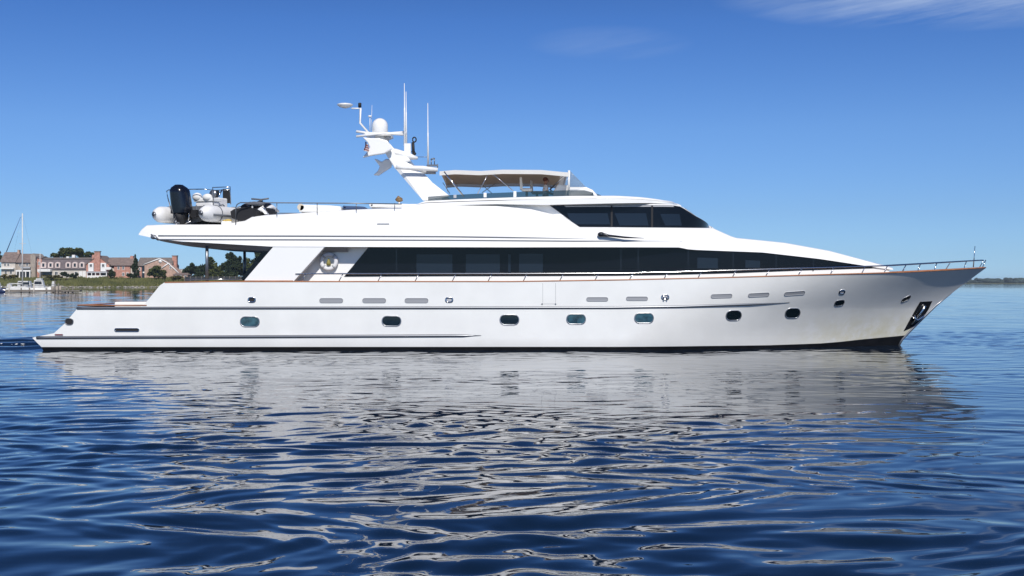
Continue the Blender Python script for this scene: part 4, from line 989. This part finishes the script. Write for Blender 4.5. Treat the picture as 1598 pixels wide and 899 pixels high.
# brick gabled house with big chimney
h = House('brick_house', 'red brick gabled house with a broad chimney and two white bays over a white porch', 154)
h.gable('wall', [(136, 434), (136, 412), (154, 399.5), (172, 412), (172, 434)], -1.5, 13, M['brick'])
mb = MB(); l = h.p(134.8, 413); t_ = h.p(154, 398.6); r2 = h.p(173.2, 413)
for q in (l, r2): mb.add([(q[0], -1.9, q[2]), (t_[0], -1.9, t_[2]), (t_[0], 13.3, t_[2]), (q[0], 13.3, q[2]), (q[0], -1.9, q[2] - .35), (t_[0], -1.9, t_[2] - .35), (t_[0], 13.3, t_[2] - .35), (q[0], 13.3, q[2] - .35)], [(0, 1, 2, 3), (7, 6, 5, 4), (0, 4, 5, 1), (2, 6, 7, 3), (0, 3, 7, 4)])
mb.build('roof', M['roofb'], h.e)
h.box('chimney', 150, 158.5, 393.5, 434, -2.6, -1.4, M['brick']); h.box('chimney_cap', 149.3, 159.2, 392, 393.6, -2.8, -1.2, M['roofb']); h.box('side_chimney', 140.5, 147, 397.5, 404, 3, 5, M['brick'])
for a, b in ((140.5, 148.5), (159.5, 168)):
    f = h.box('bay_window', a, b, 410.5, 423.5, -2.6, -1.45, M['trim']); h.win((a + b) / 2, 414.5, 4.4, 5, -2.62, M['trim'])
h.box('porch_roof', 139, 171, 424, 426, -4, -1.5, M['grey'])
for px in (140, 147, 153, 160, 170): h.box('porch_post', px - .6, px + .6, 426, 434, -4, -3.6, M['trim'])
h.box('porch_rail', 139.5, 170.5, 430, 431.2, -4.1, -3.95, M['trim'])
for a, b in ((141, 147), (161, 168)): h.box('doorway', a, b, 426.5, 432.5, -1.6, -1.48, M['wglass'])
h.box('side_balcony', 167, 176, 417, 421, -3, -1.5, M['trim'])
h = House('brick_house', 'lower red brick house with a long brown roof, left of the pointed dark tree', 190)
h.box('wall', 178, 203, 413.5, 434, 0, 12, M['brick']); h.roof('roof', 163, 208, 401.5, 414.5, -.8, 12.8, M['roofb'], 3, 3)
h.box('chimney', 198.5, 203, 399, 405, 5, 7, M['brick']); h.box('side_wing', 173, 180.5, 418, 434, 1, 8, M['cream']); h.box('side_wing', 202.5, 207.5, 419, 434, 1, 8, M['cream'])
for px, py in ((192.5, 418), (192.5, 428), (185, 418), (199, 428)): h.win(px, py, 3.6, 5.5, -.02)
h = House('brick_house', 'widest brick house, with white-edged gables, behind the round olive-green tree', 242)
h.box('wall', 213.5, 268, 414, 434, 1, 14, M['brick']); h.roof('roof', 212, 268, 401.5, 415, .2, 14.8, M['roof'], 0, 3)
h.gable('gable_wall', [(227, 434), (227, 412.5), (250.5, 404), (266, 412), (266, 434)], -1.6, 8, M['brickp'])
h.gable('gable_wall', [(255, 434), (255, 419), (265.5, 411.5), (283, 428), (283, 434)], -3.2, 6, M['brickp'])
def trimline(pts, d): 
    mb = MB()
    for (a, b) in zip(pts[:-1], pts[1:]): mb.tube([h.p(*a, d), h.p(*b, d)], .32, 6)
    mb.build('barge_board', M['trim'], h.e)
trimline([(226, 413), (250.5, 403.7), (267, 412.4)], -1.8); trimline([(254.5, 419.3), (265.5, 411.2), (284, 428.5)], -3.4)
h.box('chimney', 264.5, 271.5, 399.5, 420, 5, 7.5, M['brick']); h.box('chimney_cap', 264, 272, 398.3, 399.6, 4.8, 7.7, M['roofb'])
mb = MB(); c = h.p(251.5, 408, -1.75); mb.lathe(c, [(.95, -.08), (.95, .1)], 20, 0, 'y'); f = mb.build('round_window', M['trim'], h.e)
h.box('dark_porch', 220.5, 226.5, 414.5, 432, .9, 1.1, M['wglass']); h.win(268.5, 418, 3, 4, -3.22); h.win(217, 420, 3, 5, .98); h.win(236, 421, 4, 5, -1.62)
h.box('window_band', 222, 226, 424, 426, .8, .95, M['trim'])
h = House('low_building', 'low brick outbuilding with a shallow roof, right of the widest brick house', 281, 632)
h.box('wall', 270.5, 293, 428.5, 434, 0, 6, M['brickp']); h.roof('roof', 269.5, 294, 425.8, 429, -.5, 6.5, M['roofb'], 3, 3)
for px in (275, 282, 289): h.win(px, 431, 3.4, 2.6, -.02)
h = House('pale_building', 'white flat building partly hidden behind the row, left of the dark trees', 285, 700)
h.box('wall', 274, 292, 421, 434, 0, 10, M['cream']); h.box('roof', 273.6, 292.4, 419.5, 421, -.3, 10.3, M['grey']); h.win(283, 426, 5, 3, -.02)
# trees
tree('oak_tree', 'big round-topped oak rising behind the mansard roof', [(104, 393, 13, 8), (121, 393, 15, 8.5), (136, 399, 12, 6), (90, 399, 9, 5)], 690, M['leaf'], 5200, .75)
tree('tree', 'dark tree cut off by the left edge of the photo beside the tan house', [(-6, 402, 9, 12), (-10, 414, 12, 14)], 660, M['leafd'], 2200, .7)
tree('conifer', 'thin dark pointed conifer between two brick houses', [(211, 427, 6.5, 7), (211, 417, 4.6, 7), (211.3, 408, 3, 7), (211.5, 401, 1.4, 5)], 630, M['leafd'], 2600, .5)
tree('round_tree', 'round olive-green tree in front of the widest brick house', [(246, 422, 14, 9), (238, 426, 9, 7), (256, 427, 9, 7)], 625, M['leaf'], 3800, .55)
for i, (lb, lobes, lf, nm) in enumerate([('larger dark rounded bush in front of the mansard house', [(104, 428, 9, 5.5)], 'leafd', 'bush'), ('smaller dark bush just right of the larger one, before the mansard house', [(117, 430, 6.5, 4)], 'leafd', 'bush'),
        ('dark bush between the brick house with porch and the lower brick house', [(175.5, 427.5, 5.5, 7)], 'leafd', 'bush'), ('small bush at the foot of the pointed conifer', [(203, 431, 5.5, 4)], 'leafd', 'bush'),
        ('brownish bush before the tan house at left', [(15, 431, 12, 4.5)], 'leafy', 'bush'), ('low hedge before the white awning of the mansard house', [(75, 432, 10, 2.5), (88, 432, 9, 3)], 'leafy', 'hedge'),
        ('reddish shrub on the bank right of the round tree', [(275, 433, 10, 2.6)], 'leafy', 'bush')]):
    tree(nm, lb, lobes, 622, M[lf], 900, .42, 'bush', 'bushes before the houses', trunk=True)
for lb, lobes, lf, D in [('dark tree at the left end of the clump seen under the aft deck', [(298, 426, 12, 10), (302, 418, 9, 8), (313, 421, 11, 12), (308, 431, 12, 6)], 'leafd', 640),
        ('tree framed between the two aft deck pillars', [(329, 411, 9, 9), (328, 423, 12, 12), (342, 422, 11, 11), (338, 431, 14, 6)], 'leaf', 650),
        ('tallest tree of the clump, right of the yacht pillar nearer the stern', [(360, 400, 8, 9), (357, 412, 11, 11), (369, 410, 9, 12), (362, 425, 14, 11)], 'leafd', 640),
        ('olive tree right of the tallest one, against the raked side wing', [(385, 414, 9, 10), (384, 426, 13, 10), (397, 424, 10, 12)], 'leaf', 650),
        ('dark tree rising behind the raked side wing of the yacht', [(405, 402, 10, 10), (402, 414, 11, 12), (418, 418, 13, 14), (402, 427, 13, 10)], 'leafd', 660)]:
    tree('tree', lb, lobes, D, M[lf], 7500, .6, 'tree', 'trees right of the houses')
f = tag(empty('fence', (G(335, 432, 615).x, 615 + CAMY, gz(615))), 'long dark fence running below the trees under the aft deck', 'fence')
mb = MB(); mb.box(-16, 26, -.1, .1, 0, 2.9); mb.build('fence_panel', mat('dark_fence', (.03, .032, .035), .8), f)
for k in range(15): mb = MB(); mb.box(-16.1 + k * 3, -15.8 + k * 3, -.22, .16, 0, 3.1); mb.build('fence_post', M['wood'], f)
# ------------------------------------------------------------------ marina
DM = 300
dk = tag(empty('dock', (G(50, 441, DM).x, DM + CAMY, 0)), 'long low wooden dock with pilings in front of the moored boats', 'dock')
def DP(px, py, D=DM): q = G(px, py, D); return (q.x - dk.location.x, q.y - dk.location.y, q.z)
mb = MB(); x0 = DP(-120, 455)[0]; x1 = DP(96, 455)[0]; mb.box(x0, x1, -1, 1, .35, .85); mb.build('decking', M['wood'], dk)
mb = MB(); a = DP(96, 455)[0]; mb.prism([(a, .45), (a + 5, .45), (a + 5, .8), (a, .8)], -.8, .8); mb.build('finger_pier', M['wood'], dk)
for px, top in ((-40, 443), (-10, 444), (3, 447), (17.5, 444), (30, 449), (43, 449), (56, 443), (70, 449), (80, 449), (88.5, 438), (94, 442), (111, 446), (99, 448), (104, 450)):
    mb = MB(); z = DP(px, top)[2]; x = DP(px, top)[0]; y = -1.2 if top < 446 else 1.2; mb.tube([(x, y, -.5), (x, y, z)], [.19, .16], 8); mb.build('piling', M['cream'] if px in (17.5, 56) else M['wood'], dk)
def boat(name, label, px0, px1, D, hullm, top, cab, stripe=None, bow=1):
    """cab: (px0, px1, ytop, ybase)"""
    a = G(px0, 441, D); b = G(px1, 441, D); t = tag(empty(name, ((a.x + b.x) / 2, a.y, 0)), label, 'boat', 'boats moored at the dock')
    L_ = b.x - a.x; zt_ = G(0, top, D).z; rows = []
    for i in range(15):
        q = i / 14; x = (q - .5) * L_ * bow; bb = L_ * .16 * min(1, ((1.02 - q) * 2.2) ** .6); zz = zt_ * (.85 + .35 * q * q)
        rows.append([(x, -bb, zz), (x - .04 * L_ * q * bow, -bb * .8, 0), (x - .05 * L_ * q * bow, 0, -.3), (x - .04 * L_ * q * bow, bb * .8, 0), (x, bb, zz), (x, 0, zz + .08)])
    mb = MB(); mb.grid(rows, closed=True); mb.add(rows[0], [tuple(range(6))]); mb.build('boat_hull', hullm, t)
    for c0, c1, yt, yb, gl in cab:
        p, q = G(c0, yt, D), G(c1, yb, D); cx = t.location.x; x0, x1 = p.x - cx, q.x - cx; h_ = p.z - q.z; hw_ = L_ * .11
        mb = MB(); mb.prism([(x0, q.z), (x1, q.z), (x1 - .25 * h_, p.z), (x0 + .12 * h_, p.z)], -hw_, hw_); cb = mb.build('cabin', M['boatw'], t, .05)
        if gl:
            mb = MB(); mb.prism([(x0 + .15 * h_, q.z + .45 * h_), (x1 - .28 * h_, q.z + .45 * h_), (x1 - .34 * h_, q.z + .82 * h_), (x0 + .2 * h_, q.z + .82 * h_)], -hw_ - .03, hw_ + .03); mb.build('cabin_window', M['wglass'], cb)
    mb = MB(); P = [(((i / 9) - .5 + .4 * 0) * L_ * .9 * 1 , -L_ * .13 * min(1, ((1.02 - (i / 9 if bow > 0 else 1 - i / 9)) * 2.2) ** .6), zt_ * 1.05 + .55) for i in range(10)]
    mb.tube(P, .03, 5); mb.build('boat_rail', M['steel'], t)
    return t
boat('cabin_cruiser', 'white cabin cruiser with dark windows, moored right of the tall white mast', 50, 80, 310, M['boatw'], 449, [(53, 70, 437, 449, 1), (57, 66, 434.5, 438, 0)], bow=1)
boat('motor_boat', 'white motor boat with dark canopy below the tall white mast', 22, 54, 312, M['boatw'], 449, [(28, 50, 438.5, 449, 1), (33, 39, 440, 447, 1)], bow=-1)
boat('open_boat', 'small pale open boat tied near the right end of the dock', 76, 96, 322, M['tan'], 447.5, [(81, 87, 439, 447, 0)], bow=1)
boat('small_boat', 'low white boat moored between the blue-hulled boat and the tall mast', 8, 24, 318, M['boatw'], 448, [(11, 19, 443, 448, 0)], bow=1)
boat('blue_boat', 'blue-hulled boat with white deck at the left edge of the photo', -24, 9, 296, M['navyhull'], 451, [(-18, 2, 441, 452, 1)], bow=1)
def sailboat(label, px, ytop, D, boom=None, hl=9.0):
    base = G(px, 441, D); t = tag(empty('sailing_boat', (base.x, base.y, 0)), label, 'sailboat')
    rows = []
    for i in range(15):
        q = i / 14; x = (q - .45) * hl; bb = hl * .15 * math.sin(min(1, .35 + q) * math.pi * .5) * min(1, ((1.01 - q) * 3) ** .7)
        rows.append([(x, -bb, 1.1 + .2 * q), (x, -bb * .6, 0), (x, 0, -.3), (x, bb * .6, 0), (x, bb, 1.1 + .2 * q), (x, 0, 1.25 + .2 * q)])
    mb = MB(); mb.grid(rows, closed=True); mb.add(rows[0], [tuple(range(6))]); mb.build('boat_hull', M['boatw'], t)
    mb = MB(); mb.prism([(-1.6, 1.2), (2.0, 1.2), (1.3, 1.75), (-1.5, 1.75)], -.8, .8); mb.build('cabin', M['boatw'], t)
    zt_ = G(px, ytop, D).z; r0 = .17 if D < 315 else .11
    mb = MB(); mb.tube([(0, 0, 1.2), (0, 0, zt_)], [r0, r0 * .8], 10); ms = mb.build('sail_mast', M['boatw'], t)
    for zq in (.35, .62): mb = MB(); mb.tube([(-.9, 0, zt_ * zq), (0.9, 0, zt_ * zq)], .05, 6); mb.build('spreader', M['boatw'], ms)
    mb = MB(); mb.tube([(0, 0, 2.4), (-3.6, 0, 2.5)], .14, 8); mb.build('boom', M['boatw'], t)
    mb = MB()
    for x in (-4.2, 4.6): mb.tube([(x, 0, 1.2), (0, 0, zt_)], .012, 4)
    mb.build('stay', M['steel'], t)
    if boom:
        p = G(boom[0], boom[1], D); q = G(boom[2], boom[3], D); mb = MB(); mb.tube([(p.x - base.x, 0, p.z), (q.x - base.x, 0, q.z)], [.12, .05], 8)
        mb.tube([(q.x - base.x, 0, q.z), (0, 0, zt_ - 1)], .02, 4); mb.build('furled_sail', M['fblue'], t)
    return t
sailboat('sailboat with the tallest white mast and a slanting furled blue sail, moored at the dock', 35, 333, 305, (10, 393, 32, 339), 11)
sailboat('sailboat whose short thin mast stands before the mansard roof, behind the cruisers', 62.5, 395, 330, None, 8)
# ------------------------------------------------------------------ distant wooded shores
def treeline(px0, px1, D, h0, label, step, leaf):
    mb = MB(); rr2 = random.Random(8); x0, x1 = (px0 - 799) / F * D, (px1 - 799) / F * D; x = x0
    while x < x1:
        hgt = h0 * (.9 + .06 * math.sin(x * .004) + .04 * math.sin(x * .013 + 2) + rr2.uniform(-.08, .08)); rw = rr2.uniform(9, 20)
        y = D + CAMY + rr2.uniform(0, 60)
        for k in range(5): mb.ell((x + rr2.gauss(0, rw * .5), y, hgt * rr2.uniform(.25, .72)), rw * rr2.uniform(.4, .8), rw * .6, hgt * .27, 0, 7, 6)
        mb.ell((x, y + 10, hgt * .3), rw, rw, hgt * .35, 0, 7, 5)
        x += step
    tag(mb.build('distant_wood', leaf), label, 'wood', kind='stuff')
treeline(1180, 2500, 3200, 18.5, 'low dark line of woods on the far shore right of the bow', 9, mat('far_leaves', (.03, .045, .035), .9, var=.4, vscale=.02))
mb = MB(); a = (1100 - 799) / F * 3200
rows = [[(x, y + 25 * math.sin(x * .004), z) for x in np.linspace(a, 3800, 40)] for y, z in ((3140, -.5), (3150, 1.2), (3400, 3), (6000, 4))]
mb.grid(rows); tag(mb.build('far_ground', M['grass']), kind='structure')
treeline(-1500, -120, 900, 12, 'woods on the near shore beyond the left edge of the photo', 9, M['leafd'])

# thin haze filling the air over the bay
hzb = MB(); hzb.box(-9800, 9800, -300, 9700, -12.5, 30)
hv = bpy.data.materials.new('haze_air'); hv.use_nodes = True; t_ = hv.node_tree; t_.nodes.remove(t_.nodes['Principled BSDF'])
pv = t_.nodes.new('ShaderNodeVolumePrincipled'); pv.inputs['Density'].default_value = .00007; pv.inputs['Color'].default_value = (.70, .86, 1, 1)
t_.links.new(pv.outputs[0], t_.nodes['Material Output'].inputs['Volume'])
tag(hzb.build('haze', hv), kind='stuff', label='thin pale haze in the air over the bay')
